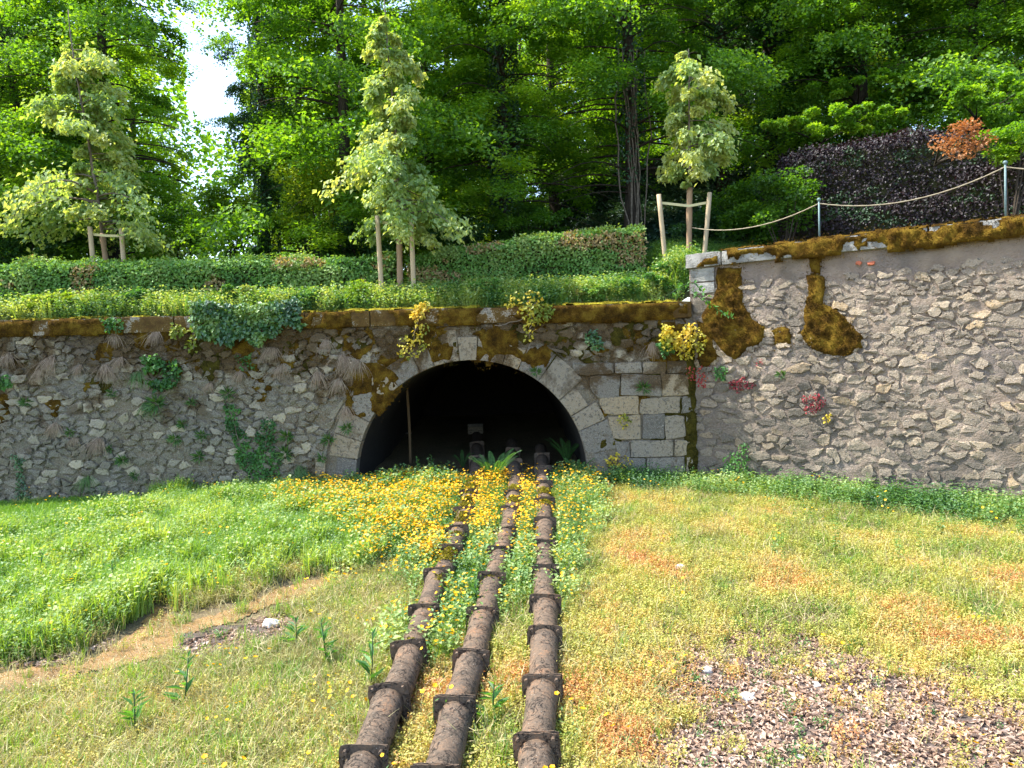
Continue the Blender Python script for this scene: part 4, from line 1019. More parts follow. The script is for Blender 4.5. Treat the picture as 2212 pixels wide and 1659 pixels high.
# ------------------------------------------------------------------ bushes
def bush(name, label, cat, px, py, Y, rx, ry, rz, n, L, mat, tint=(.1, .8), seed=0, group=None, clumps=26, zc=None, base=None):
    c = at(px, py, Y); zg = float(hill_z(c[0], Y)) if base is None else base; rs = np.random.RandomState(seed + 500)
    t = thing(name, label, cat, (c[0], Y, zg), group); off = np.array([c[0], Y, zg]); g = Geo(); gs = Geo()
    cc = rdir(clumps, rs) * rs.uniform(.45, .95, (clumps, 1)) * [rx, ry, rz]; m = n // clumps
    for q in cc:
        r = min(rx, rz) * rs.uniform(.25, .48); d = rdir(m, rs); P = q + d * (r * rs.uniform(.3, 1, (m, 1)) ** .6) * [1.3, 1.3, .6]
        tn = np.clip(rs.uniform(*tint) + rs.normal(size=m) * .12, 0, 1)
        leaves(g, c + P, d * [1, 1, .3] + rs.normal(size=(m, 3)) * .5 - EZ * .2, EZ * .9 + d * .4 + rs.normal(size=(m, 3)) * .35, L * rs.uniform(.6, 1.2, m), L * .7, tn)
    for q in cc[:8]:
        f = np.linspace(0, 1, 5)[:, None]; p0 = np.array([c[0], Y, zg]) if 'branch' not in name else c + [.3, 1.6, -.2]; tube(gs, p0 + (c + q - p0) * f + np.sin(f * 3) * .05, np.linspace(.03, .008, 5), 5, False)
    ob('foliage', g.mesh('foliage', [mat], False, off), t); ob('branches_or_core', gs.mesh('branches_or_core', [MAT['bark']], True, off), t)
    return t
bush('shrub', 'sunlit yellow-green bush behind the middle young tree on its left', 'bush', 690, 430, 25.5, 1.6, 1.2, 1.35, 9000, .10, MAT['lime'], (.2, .9), 1)
bush('shrub', 'yellow-green undergrowth in the gap under the bright sky', 'bush', 500, 455, 27.5, 1.5, 1, .9, 5000, .11, MAT['lime'], (.0, .7), 2)
bush('shrub', 'low green shrub left of the bright undergrowth, behind the long hedge', 'bush', 360, 500, 25.0, 1.6, 1, 1.0, 6000, .10, MAT['beech'], (.1, .8), 3)
bush('shrub', 'dark green bush at the far left behind the long hedge', 'bush', 60, 510, 25.0, 2.6, 1, .9, 7000, .12, MAT['darkleaf'], (.1, .9), 4)
bush('shrub', 'dark bush behind the middle young tree, left of the clipped hedge', 'bush', 960, 490, 25.5, 1.8, 1, .9, 7000, .10, MAT['darkleaf'], (.1, .9), 5)
bush('shrub', 'dark low bush above the middle of the clipped hedge', 'bush', 1140, 480, 26.0, 1.5, 1, .8, 6000, .10, MAT['beech'], (-.1, .4), 6)
bush('shrub', 'dark shrub hidden behind the posts of the middle young tree', 'bush', 780, 520, 24.8, 1.4, .8, .8, 5000, .10, MAT['darkleaf'], (.2, .9), 7)
bush('shrub', 'leafy green shrub between the rightmost young tree and the copper hedge', 'bush', 1620, 460, 23.8, 1.1, .8, 1.15, 7000, .11, MAT['beech'], (-.1, .6), 8)
bush('shrub', 'shady bush behind the tied posts of the rightmost young tree', 'bush', 1520, 500, 24.5, 1.0, .8, .8, 4000, .10, MAT['darkleaf'], (.1, .8), 9)
bush('shrub', 'green shrub overlapping the left end of the copper hedge', 'bush', 1690, 430, 21.4, .75, .6, 1.0, 4200, .10, MAT['beech'], (-.1, .5), 15)
bush('beech_branch', 'bright green beech boughs spreading over the top of the copper hedge', 'foliage', 1800, 262, 22.6, 2.2, .9, .42, 7000, .11, MAT['beech'], (.35, .95), 10, clumps=34)
bush('beech_branch', 'upper tier of bright beech boughs above the copper hedge', 'foliage', 1880, 185, 25, 2.5, .9, .35, 6000, .11, MAT['beech'], (.3, .9), 11, clumps=30)
bush('beech_branch', 'green leafy bough in the top right corner above the hedge', 'foliage', 2160, 205, 21.5, 1.6, .9, .5, 5000, .10, MAT['beech'], (.1, .8), 12)
bush('shrub', 'yellowish green beech foliage at the right edge beside the withered leaves', 'bush', 2180, 305, 18.3, .95, .6, .5, 5000, .085, MAT['beech'], (.3, 1.0), 13)
bush('withered_branch', 'branch of withered orange-brown leaves hanging in front of the copper hedge', 'foliage', 2075, 300, 17.6, .60, .3, .50, 900, .085, MAT['brownleaf'], (.1, .9), 14, clumps=26)

for k, (px, py, Y, rx, rz, mt, tn, lb) in enumerate([(1400, 625, 20.75, 1.0, .42, 'fern', (.3, 1), 'brambles spilling to the coping at the right end of the old wall'), (1290, 635, 20.7, .7, .30, 'hedge', (.3, .9), 'low bramble clump on the coping above the right of the arch'),
        (1160, 645, 20.7, .6, .28, 'fern', (.3, 1), 'leafy weeds on the coping just right above the arch crown'), (960, 640, 20.8, .6, .30, 'hedge', (.2, .9), 'weeds on the coping between the two arch vines'),
        (770, 632, 20.8, .40, .40, 'lime', (.1, .7), 'bright yellow-green clump in front of the stakes of the middle young tree'), (540, 640, 20.8, 1.3, .36, 'hedge', (.1, .8), 'tangle of brambles behind the hanging ivy curtain'),
        (300, 650, 20.8, .9, .32, 'fern', (.2, .9), 'leafy weeds on the coping left of the hanging ivy'), (120, 655, 20.8, 1.2, .36, 'lime', (.0, .7), 'sunlit yellowish weeds on the bank near the left edge'), (690, 645, 20.7, .8, .26, 'hedge', (.2, .9), 'low weeds on the bank right of the hanging ivy'),
        (1455, 585, 21.0, .55, .42, 'fern', (.1, .8), 'green weeds at the foot of the rightmost young tree'), (1060, 620, 21.1, .8, .30, 'hedge', (.2, .9), 'weeds in front of the taller clipped hedge')]):
    bush('bank_weed', lb, 'weeds', px, py, Y, rx, .35, rz, int(2600 * rx), .075, MAT[mt], tn, 40 + k, 'weeds along the top of the bank', clumps=16)
# ------------------------------------------------------------------ hedges
def hedge(name, label, pts, hgt, dep, mat, n, L, seed, tint=(.1, .7), rag=.12, brown=0, flat=.3):
    """clipped hedge along pts = [(x, y, zbase, ztop)...]"""
    rs = np.random.RandomState(seed); P = np.array(pts, float); off = P[0][:3].copy(); t = thing(name, label, 'hedge', off)
    s = np.r_[0, np.cumsum(np.hypot(np.diff(P[:, 0]), np.diff(P[:, 1])))]
    def W_(u): return np.stack([np.interp(u, s, P[:, k]) for k in range(4)], -1)
    d = unit(np.array([P[-1, 0] - P[0, 0], P[-1, 1] - P[0, 1], 0])); nn = np.array([d[1], -d[0], 0]); nn = nn if nn[1] < 0 else -nn
    u = rs.rand(n) * s[-1]; w = W_(u); typ = rs.rand(n); v = rs.rand(n); inn = np.abs(rs.normal(size=n)) * rag
    b = np.where(typ < .62, 0, np.where(typ < .9, 1, 2))
    zf = v; q = rs.rand(n) * dep
    front = w[:, :3] + np.c_[np.zeros((n, 2)), zf * (w[:, 3] - w[:, 2])] + nn * (rag * .6 - inn)[:, None]
    topp = np.c_[w[:, :2], w[:, 3] - inn * .8 + rag * .4] - nn * q[:, None]
    back = w[:, :3] + np.c_[np.zeros((n, 2)), zf * (w[:, 3] - w[:, 2])] - nn * (dep - inn)[:, None]
    Pp = np.where((b == 0)[:, None], front, np.where((b == 1)[:, None], topp, back))
    Nn = np.where((b == 0)[:, None], nn * .8 + EZ * .6, np.where((b == 1)[:, None], EZ * 1.2 + nn * .2, -nn + EZ * .5)) + rs.normal(size=(n, 3)) * flat
    k = fbm(Pp[:, 0] * 1.2, Pp[:, 1] * 1.2, Pp[:, 2] * 1.6, seed, 4); Pp = Pp + Nn * ((k - .5) * rag * 2.2)[:, None]
    tn = np.clip(tint[0] + (tint[1] - tint[0]) * (k * 1.6 - .3) + rs.normal(size=n) * .1, 0, .74)
    if brown: kb = fbm(Pp[:, 0] * 1.1, Pp[:, 2] * 2.2, 3, seed + 7, 3); tn = np.where((kb > 1 - brown) & (rs.rand(n) < .7), 1.0, tn)
    g = Geo(); leaves(g, Pp, rs.normal(size=(n, 3)) + nn * .3 - EZ * .3, Nn, L * rs.uniform(.6, 1.25, n), L * .68, tn)
    ob('foliage', g.mesh('foliage', [mat], False, off), t)
    g = Geo(); us = np.linspace(0.05, s[-1] - .05, max(4, int(s[-1] / .5))); w = W_(us); ins = .10
    for uu in (0,):
        A = w[:, :3] - nn * ins; B = np.c_[w[:, :2], w[:, 3] - ins] - nn * ins; Cc = np.c_[w[:, :2], w[:, 3] - ins] - nn * (dep - ins); Dd = w[:, :3] - nn * (dep - ins)
        V = np.stack([A, B, Cc, Dd], 1).reshape(-1, 3); i = np.arange(len(us) - 1)[:, None] * 4 + np.arange(3)[None]; i = i.ravel()
        g.add(V, None, np.concatenate([np.stack([i, i + 4, i + 5, i + 1], 1), [[0, 1, 2, 3], [len(V) - 4, len(V) - 3, len(V) - 2, len(V) - 1]]]))
    ob('branches_or_core', g.mesh('branches_or_core', [MAT['hill']], False, off), t)  # plain dark box added to fill the hedge's shaded inside, no real twigs
    return t
def hp(px, pytop, Y, hgt):                # a point of a hedge whose top front edge is seen at (px, pytop)
    p = at(px, pytop, Y); return (p[0], Y, p[2] - hgt, p[2])
hedge('clipped_hedge', 'long low clipped hedge along the bank on the left', [hp(-420, 590, 21.3, 1.2), hp(0, 572, 21.35, 1.2), hp(400, 568, 21.5, 1.2), hp(640, 562, 21.7, 1.2), hp(850, 552, 22.0, 1.2)], 1, .9, MAT['hedge'], 44000, .10, 31, (.1, .95), .24, .34)
hedge('clipped_hedge', 'taller clipped hedge with brown patches ending left of the rightmost young tree', [hp(880, 555, 22.1, 1.5), hp(1050, 527, 22.1, 1.6), hp(1250, 503, 22.1, 1.8), hp(1392, 492, 22.1, 1.9)], 1, .9, MAT['hedge'], 26000, .095, 32, (.2, 1.0), .17, .44)
hedge('copper_hedge', 'tall dark purple copper beech hedge behind the rope fence', [hp(1680, 350, 22.5, 4.0), hp(1760, 325, 21.8, 4.0), hp(1900, 305, 20.8, 4.0), hp(2040, 285, 20.0, 4.0), hp(2230, 300, 18.8, 4.2), hp(2600, 300, 17.2, 4.2)], 1, 1.4, MAT['copper'], 70000, .085, 33, (.0, .75), .26, .30)

# ------------------------------------------------------------------ young trees and their posts
def young_tree(label, trunkpx, Y, prof, seed, tone, nl=70, wrap=(1.0, 1.9), cols='young', lf=.19):
    rs = np.random.RandomState(seed); pts = np.array([at(a, b, Y) for a, b in trunkpx]); zg = float(hill_z(pts[0][0], Y)); pts[0][2] = min(pts[0][2], zg)
    t = thing('young_tree', label, 'tree', pts[0], 'young trees planted along the bank'); off = pts[0].copy(); L = pts - off
    z0, z1 = prof[0][0] , prof[-1][0]; pz = [p[0] for p in prof]; pw = [p[1] for p in prof]
    sw = lambda z: np.array([np.interp(z, L[:, 2], L[:, 0]), 0, 0])
    cm, gl = crown_mesh('crown', MAT[cols], (z0, z1), lambda f: np.interp(z0 + (z1 - z0) * f, pz, pw), int(nl * 1.05), 14, 14, lf, seed, hang=.9, lens=(.25, 1.2), jit=(.22, .22, .24), droop=.30, tints=tone, flat=.55, sweep=sw, leaffold=.25)
    ob('crown', cm, t)
    g = Geo(); zz = np.linspace(0, L[-1, 2], 24); P = np.c_[np.interp(zz, L[:, 2], L[:, 0]), np.zeros(24), zz]; P[:, :2] += rs.normal(size=(24, 2)) * .008
    tube(g, P, np.linspace(.062, .012, 24), 9, True, wob=.08); g.add(np.concatenate(gl.V), None, np.concatenate(gl.Q)); ob('trunk', g.mesh('trunk', [MAT['ybark']], True), t)
    g = Geo(); zz = np.linspace(0, wrap[1], 14); P = np.c_[np.interp(zz, L[:, 2], L[:, 0]), np.zeros(14), zz]; tube(g, P, .082 + rs.normal(size=14) * .005, 14, True, wob=.05); ob('trunk_wrap', g.mesh('trunk_wrap', [MAT['wrap']], True), t)
    return t
def heights(tr, Y, l):                     # [(py, half width px)] -> [(z above the foot, half width m)]
    z0 = at(tr[0][0], tr[0][1], Y)[2]; return [(at(tr[0][0], py, Y)[2] - z0, w * Y / FPX) for py, w in l]
T1 = [(236, 600), (212, 430), (190, 300), (165, 160), (150, 60), (146, 20)]
T2 = [(864, 612), (857, 300), (838, 120), (830, -20)]
T3 = [(1488, 560), (1490, 380), (1489, 200), (1488, 105)]
young_tree('leftmost young tree with a wide lit crown leaning slightly left behind the low hedge', T1, 22.9, heights(T1, 22.9, [(452, 130), (415, 225), (370, 200), (310, 110), (260, 55), (215, 135), (160, 60), (115, 100), (50, 60)]), 41, (.4, 1.0), 60, lf=.165)
young_tree('middle young tree with a conical crown above the tunnel arch', T2, 21.5, heights(T2, 21.5, [(462, 80), (420, 145), (350, 135), (280, 100), (235, 60), (190, 95), (130, 40), (80, 65), (-10, 45)]), 42, (.3, .9), 70, lf=.16)
young_tree('rightmost young tree with a slim yellowish crown beside the end of the light wall', T3, 22.3, heights(T3, 22.3, [(385, 35), (340, 90), (300, 105), (240, 80), (180, 95), (130, 70), (100, 25)]), 43, (.35, 1.0), 38, lf=.16, wrap=(1, at(1489, 395, 22.3)[2] - at(1488, 560, 22.3)[2]))
def support(label, posts, bars, Y, foot):
    c = at(posts[0][0][0], foot, Y); t = thing('tree_stakes', label, 'tree stakes', c, 'wooden stakes holding the young trees'); off = c
    for (a, b) in posts:
        p, q = at(*a, Y - .35), at(*b, Y - .35); q = q + (q - p) * .35; g = Geo(); m = np.linspace(0, 1, 6)[:, None]; tube(g, p + (q - p) * m, .066, 12, True, wob=.03); ob('stake', g.mesh('stake', [MAT['stake']], True, off), t)
    for (a, b) in bars:
        p, q = at(*a, Y - .30), at(*b, Y - .30); g = Geo(); d = unit(q - p); w = np.array([0, 0, .035]); y = np.array([0, .012, 0])
        V = [p - w - y, p + w - y, p + w + y, p - w + y, q - w - y, q + w - y, q + w + y, q - w + y]
        g.add(V, None, [[0, 1, 2, 3], [4, 7, 6, 5], [0, 4, 5, 1], [1, 5, 6, 2], [2, 6, 7, 3], [3, 7, 4, 0]]); ob('strap', g.mesh('strap', [MAT['band']], False, off), t)
    return t
support('pair of round wooden stakes tied to the leftmost young tree', [((194, 490), (201, 565)), ((262, 494), (267, 565))], [((196, 506), (230, 509)), ((230, 509), (264, 510))], 22.6, 600)
support('pair of tall round stakes tied to the middle young tree above the arch', [((815, 466), (823, 605)), ((888, 470), (893, 608))], [((817, 479), (860, 485)), ((860, 485), (890, 486))], 21.5, 610)
support('pair of splayed stakes tied to the rightmost young tree by the light wall', [((1423, 420), (1437, 560)), ((1533, 416), (1521, 560))], [((1426, 438), (1488, 445)), ((1488, 445), (1531, 437))], 22.2, 560)

# ------------------------------------------------------------------ rope fence
def wtop(px, py): q = uv(px, py, FRR, -.12); return O + U * q[0] - N * .12, q[0]
posts = []
for px, pt, pb in ((1770, 430, 505), (2172, 350, 450), (2560, 272, 390)):
    b, q = wtop(px, pb); b[2] = vtop(q) + .36; tt = uv(px, pt, FRR, -.12)[1]; posts.append((b, tt))
FN = thing('rope_fence', 'slack rope strung between slim grey-green posts on top of the light wall', 'rope fence', posts[0][0]); off = posts[0][0].copy()
for b, tz in posts:
    g = Geo(); tube(g, np.array([b - EZ * .1, [b[0], b[1], tz - .05]]), .021, 10); po = ob('post', g.mesh('post', [MAT['postpaint']], True, off), FN)
    g = Geo(); m = 9; th = np.linspace(0, math.pi, m); z = tz - .01 - .042 * np.cos(th); tube(g, np.c_[np.full(m, b[0]), np.full(m, b[1]), z], .042 * np.sin(th) + .004, 12); fo = ob('knob', g.mesh('knob', [MAT['postpaint']], True, off), po)
def rope(a, b, sag):
    m = 40; f = np.linspace(0, 1, m); P = a + (b - a) * f[:, None]; P[:, 2] -= sag * 4 * f * (1 - f); g = Geo()
    V = P.copy(); tube(g, P, .014 + .003 * np.sin(np.arange(m) * 2.1), 8); ob('rope', g.mesh('rope', [MAT['rope']], True, off), FN)
tp = [np.array([b[0], b[1], tz - .10]) for b, tz in posts]
rope(at(1496, 492, 21.9), tp[0], .28); rope(tp[0], tp[1], .33); rope(tp[1], tp[2], .3)

# ------------------------------------------------------------------ plants on the walls
def wpt(px, py, fr=FRL, off=.06): q = uv(px, py, fr, off); O_, U_, V_, N_ = fr; return O_ + U_ * q[0] + V_ * q[1] + N_ * off
def straw(px, py, s, label, seed, mat='strawgrass', n=70, sweep=-.35, group='dry grass tufts hanging on the old wall', fr=FRL, cat='grass tuft', name='grass_tuft', tr=(.1, .8)):
    rs = np.random.RandomState(seed + 900); c = wpt(px, py - 8, fr); g = Geo(); Nn = fr[3]; s = s * (.8 if mat == 'strawgrass' else 1) * rs.uniform(.7, 1.15); Uu = fr[1]
    for k in range(n):
        l = s * rs.uniform(.3, 1.25); out = rs.uniform(.25, .6); lat = sweep + rs.normal() * .42; p0 = c + Uu * rs.normal() * s * .09 + EZ * rs.normal() * s * .09
        f = np.array([0, .35, .7, 1.0]); lat = lat + (rs.normal() * .6 if rs.rand() < .15 else 0); P = p0 + Nn * (out * l * (f - .5 * f ** 2))[:, None] + Uu * (lat * l * f)[:, None] + EZ * (l * (.25 * f - 1.15 * f ** 2))[:, None]
        w = .007 * (1 - f * .8); V = np.stack([P - Uu * w[:, None], P + Uu * w[:, None]], 1).reshape(-1, 3); g.add(V, None, [[0, 1, 3, 2], [2, 3, 5, 4], [4, 5, 7, 6]], rs.uniform(*tr))
    o = ob(name, g.mesh(name, [MAT[mat]], False, c), None, c); return tag(o, label, cat, group)
ST = [(18, 776, .5, 'dry grass tuft at the very left edge of the old wall, high up'), (115, 783, .6, 'largest pale straw tuft near the left end of the old wall'),
      (175, 800, .45, 'straw tuft just right of the largest pale tuft at the left'), (250, 730, .42, 'straw tuft under the small leafy plant of the left coping'),
      (340, 727, .5, 'bright straw tuft left of the trailing heart-leaved vine'), (262, 783, .5, 'dry tuft left of the nettle-like green plant'),
      (228, 800, .55, 'grey dry tuft between the pale tuft and the nettle-like plant'), (591, 762, .65, 'straw tuft below the right end of the hanging ivy'),
      (610, 800, .5, 'straw tuft under the tuft below the hanging ivy'), (686, 815, .55, 'straw tuft halfway between hanging ivy and arch'),
      (520, 812, .4, 'thin straw tuft right of the grey patch in the middle of the old wall'), (455, 838, .4, 'thin straw tuft above the climbing ivy'),
      (742, 778, .6, 'bright straw tuft left of the arch crown, upper one'), (774, 790, .55, 'dense straw tuft closest to the arch, upper left of it'),
      (735, 830, .55, 'straw tuft beside the left shoulder of the arch'), (748, 890, .42, 'small straw tuft on moss beside the left side of the arch'),
      (217, 960, .55, 'faded straw tuft low in the middle of the left wall part'), (165, 955, .4, 'small faded straw tuft low on the wall, far left'),
      (706, 745, .4, 'little straw tuft just under the coping left of the arch'), (122, 925, .5, 'yellowish tuft under a dark moss stain at the far left'),
      (392, 1040, .45, 'dry tuft at the foot of the old wall left of the climbing ivy'), (1408, 752, .42, 'white dry tuft left of the yellow bush by the corner'),
      (560, 735, .3, 'little straw tuft hanging under the ivy curtain'), (88, 810, .35, 'small straw tuft below the largest pale tuft')]
for k, (px, py, s, lb) in enumerate(ST): straw(px, py, s, lb, k, sweep=-.35 if k % 3 else .05, n=130 if s > .45 else 90)
straw(650, 1025, .62, 'big olive grass tuft at the wall foot left of the arch', 50, 'tuft', 150, .0, tr=(.5, 1), group='green grass tufts on the old wall')
straw(322, 880, .45, 'olive grass tuft in the middle of the left part of the wall', 51, 'tuft', 90, -.1, tr=(.4, .9), group='green grass tufts on the old wall')
straw(300, 815, .5, 'green grass tuft right below the nettle-like plant', 52, 'tuft', 80, -.1, tr=(.5, 1), group='green grass tufts on the old wall')
straw(190, 1040, .4, 'green grass tuft at the wall foot, far left', 53, 'tuft', 80, -.1, tr=(.5, 1), group='green grass tufts on the old wall')
straw(1560, 770, .75, 'long dark grasses hanging in the corner between the two walls', 54, 'tuft', 110, -.15, tr=(.2, .7), group='green grass tufts on the old wall')
def rosette(px, py, s, label, seed, fr=FRL):
    rs = np.random.RandomState(seed + 1300); c = wpt(px, py, fr, .07); g = Geo(); n = 46; Nn = fr[3]
    D = fr[1] * rs.normal(size=(n, 1)) * .9 + EZ * (rs.normal(size=(n, 1)) * .7 + .1) + Nn * rs.uniform(.3, .9, (n, 1)); P = c + D * s * .15
    leaves(g, P, D, rs.normal(size=(n, 3)) * .4 + Nn, s * rs.uniform(.6, 1, n), s * .16, rs.uniform(.2, 1, n))
    o = ob('spleenwort', g.mesh('spleenwort', [MAT['tuft']], False, c), None, c); return tag(o, label, 'small fern', 'small green ferns rooted in wall joints')
RO = [(56, 870, .2, 'small wall fern at the far left, at mid height of the old wall'), (338, 872, .34, 'darkest and largest wall fern left of the climbing ivy'), (241, 850, .16, 'tiny wall fern left of the dark large wall fern'),
      (493, 850, .24, 'wall fern right above the tip of the climbing ivy'), (413, 869, .16, 'small wall fern halfway between the dark fern and the ivy'), (395, 916, .18, 'small wall fern left of the climbing ivy, upper one'),
      (436, 940, .2, 'wall fern touching the left side of the climbing ivy'), (380, 948, .22, 'bright wall fern left of the climbing ivy, middle one'), (266, 995, .22, 'wall fern low on the left part of the wall'),
      (430, 986, .22, 'pair-like wall fern left of the foot of the climbing ivy'), (710, 951, .22, 'round wall fern on the blocks left of the arch'), (696, 990, .18, 'small wall fern on the blocks left of the arch, lower one'),
      (152, 934, .16, 'tiny wall fern under the moss stain at far left'), (616, 981, .28, 'leafy wall fern right of the climbing ivy, lower one'), (620, 944, .26, 'leafy wall fern right of the climbing ivy, upper one'),
      (292, 1027, .16, 'tiny wall fern near the wall foot left of the climbing ivy'), (238, 970, .14, 'tiny wall fern beside a faded straw tuft'), (1158, 803, .17, 'small wall fern on the right shoulder of the arch'),
      (1390, 838, .22, 'wall fern in the joint of the squared blocks right of the arch'), (750, 925, .2, 'wall fern on the left rim of the arch')]
for k, r_ in enumerate(RO): rosette(*r_, k)
rosette(1688, 809, .16, 'only small fern on the light wall, under the moss by the corner', 40, FRR)
def vine(name, label, cat, polys, n, L, mat, fr=FRL, seed=0, tint=(.1, .8), thick=.12, stems=None, group=None, dense=1.0, down=.6, hug=.5):
    rs = np.random.RandomState(seed + 1700); g = Geo(); gs = Geo(); O_, U_, V_, N_ = fr; off = None
    for poly in polys:
        P = np.array([uv(a, b, fr, .05) for a, b in poly]); lo, hi = P.min(0) - .1, P.max(0) + .1; m = int(n / len(polys) * 1.0)
        X = rs.uniform(lo[0], hi[0], m * 4); Y_ = rs.uniform(lo[1], hi[1], m * 4); amp = min(.5, .9 * float(np.min(np.ptp(P, axis=0)))); d = sdist(X, Y_, P) + .02 + (fbm(X * 3, Y_ * 3, 0, seed, 4) - .5) * amp; X = X[d > 0][:m]; Y_ = Y_[d > 0][:m]; m = len(X)
        if off is None: off = O_ + U_ * P[:, 0].mean() + V_ * P[:, 1].max() + N_ * .05
        h = .04 + thick * rs.rand(m) * (.4 + fbm(X * 3, Y_ * 3, 1, seed, 3)); Pp = O_ + U_ * X[:, None] + V_ * Y_[:, None] + N_ * h[:, None]
        k = fbm(X * 2.5, Y_ * 2.5, 2, seed, 3)
        leaves(g, Pp, rs.normal(size=(m, 3)) * .5 - EZ * down + U_ * rs.normal(size=(m, 1)) * .5, N_ * hug + EZ * .6 + rs.normal(size=(m, 3)) * .35, L * rs.uniform(.6, 1.25, m), L * .85 * rs.uniform(.7, 1.1, m), np.clip(tint[0] + (tint[1] - tint[0]) * (k * 2 - .5) + rs.normal(size=m) * .12, 0, 1))
    for st in (stems or []):
        Q = np.array([wpt(a, b, fr, .08) for a, b in st]); s = np.linspace(0, len(Q) - 1, len(Q) * 4); Q = np.stack([np.interp(s, np.arange(len(Q)), Q[:, c]) for c in range(3)], 1); Q += rs.normal(size=Q.shape) * .012; tube(gs, Q, .011, 5)
    t = thing(name, label, cat, off, group); ob('foliage', g.mesh('foliage', [MAT[mat]], False, off), t)
    if gs.n: ob('stem', gs.mesh('stem', [MAT['ybark']], True, off), t)
    return t
FRC = (FRL[0] + np.array([0, -.12, 0]), *FRL[1:])
vine('hanging_ivy', 'dark glossy ivy curtain hanging over the coping of the old wall', 'ivy', [[(416, 655), (655, 650), (648, 700), (610, 690), (560, 745), (530, 720), (480, 735), (440, 722), (418, 700)]], 2600, .12, 'ivy', FRC, 1, (.3, 1.1), .22, [[(430, 700), (445, 735)], [(560, 700), (575, 725), (600, 735)]])
vine('climbing_ivy', 'green ivy climbing in a V shape up the lower old wall', 'ivy', [[(482, 868), (502, 872), (512, 900), (528, 940), (545, 985), (560, 1040), (545, 1055), (520, 1000), (498, 930)], [(568, 905), (590, 912), (590, 960), (600, 1000), (585, 1040), (560, 1050), (548, 1000), (560, 950)]], 1500, .085, 'fern', FRL, 2, (.0, .9), .08, [[(552, 1050), (525, 980), (495, 880)], [(556, 1050), (570, 990), (582, 915)]])
vine('trailing_vine', 'pale heart-leaved vine trailing from the coping left of the ivy curtain', 'vine', [[(405, 650), (425, 650), (428, 710), (422, 760), (408, 755), (412, 700)], [(372, 700), (400, 705), (395, 725), (375, 720)]], 160, .11, 'yellowleaf', FRC, 3, (-.2, .2), .06, [[(415, 650), (416, 700), (418, 755)]])
vine('leafy_plant', 'bright nettle-like green plant growing from the upper left wall', 'plant', [[(310, 765), (340, 765), (352, 785), (340, 800), (320, 795)], [(355, 785), (382, 778), (388, 800), (378, 825), (355, 820)], [(322, 825), (365, 818), (372, 832), (330, 842)]], 420, .12, 'fern', FRL, 4, (.1, .9), .25)
vine('leafy_plant', 'small leafy plant at the underside of the left coping', 'plant', [[(225, 690), (270, 690), (265, 715), (235, 715)]], 90, .11, 'fern', FRC, 5, (.2, 1), .15)
vine('leafy_plant', 'dark fern fronds at the very left edge of the old wall', 'plant', [[(-20, 808), (28, 812), (20, 830), (-20, 832)]], 80, .13, 'fern', FRL, 6, (.1, .9), .25)
vine('leafy_plant', 'small green plant below the right part of the ivy curtain', 'plant', [[(515, 770), (545, 765), (545, 795), (522, 800)]], 60, .09, 'fern', FRL, 7, (.1, .9), .12)
vine('trailing_vine', 'yellow-green vine clump hanging upper left of the arch crown', 'vine', [[(868, 725), (895, 700), (918, 700), (915, 745), (895, 765), (865, 760)], [(900, 660), (925, 655), (905, 690), (890, 695)]], 260, .10, 'yellowleaf', FRC, 8, (-.1, .9), .15, [[(930, 655), (905, 690), (890, 740)]])
vine('trailing_vine', 'yellow and green vine falling over the coping above the arch', 'vine', [[(1095, 640), (1190, 635), (1180, 675), (1160, 700), (1150, 735), (1138, 730), (1140, 690), (1100, 670)], [(1135, 660), (1190, 660), (1180, 690), (1140, 695)]], 300, .10, 'yellowleaf', FRC, 9, (-.3, .7), .15, [[(1140, 650), (1150, 690), (1143, 730)], [(1160, 650), (1130, 690), (1070, 705)]])
vine('ivy_bush', 'compact bluish ivy bush on the wall right of the arch crown', 'ivy', [[(1262, 718), (1290, 712), (1298, 740), (1282, 760), (1264, 745)]], 160, .09, 'ivy', FRL, 10, (.3, 1.0), .2)
vine('yellow_bush', 'bright yellow-leaved bush sprouting by the corner of the two walls', 'bush', [[(1432, 700), (1450, 705), (1462, 740), (1440, 750), (1425, 735)], [(1465, 715), (1490, 700), (1515, 735), (1510, 760), (1490, 770), (1468, 755)]], 520, .10, 'yellowleaf', FRC, 11, (.2, 1.0), .32)
vine('leafy_plant', 'green foliage under the bright yellow bush by the corner', 'plant', [[(1418, 738), (1445, 738), (1460, 755), (1430, 765), (1418, 750)]], 140, .10, 'fern', FRC, 12, (.2, 1), .2)
vine('red_creeper', 'red leaves dangling under the yellow bush in the wall corner', 'creeper', [[(1485, 795), (1535, 790), (1540, 815), (1520, 830), (1490, 820)]], 130, .065, 'redleaf', FRC, 13, (.3, 1), .12)
vine('red_creeper', 'crimson creeper on the light wall nearest to the corner', 'creeper', [[(1585, 828), (1605, 812), (1628, 832), (1602, 855), (1582, 850)]], 130, .06, 'redleaf', FRR, 14, (-.1, .6), .06)
vine('red_creeper', 'narrow red strip of creeper under the corner moss of the light wall', 'creeper', [[(1626, 755), (1636, 760), (1648, 785), (1636, 790)]], 50, .05, 'redleaf', FRR, 15, (-.1, .6), .05)
vine('red_creeper', 'dark red creeper with orange tips farthest right on the light wall', 'creeper', [[(1740, 862), (1765, 855), (1785, 862), (1775, 885), (1750, 890)]], 120, .06, 'redleaf', FRR, 16, (-.1, 1), .06)
vine('leafy_plant', 'yellow-green sprig in the squared blocks right of the arch, upper one', 'plant', [[(1330, 895), (1350, 890), (1360, 912), (1345, 922), (1332, 910)]], 55, .085, 'yellowleaf', FRL, 17, (-.2, .5), .1)
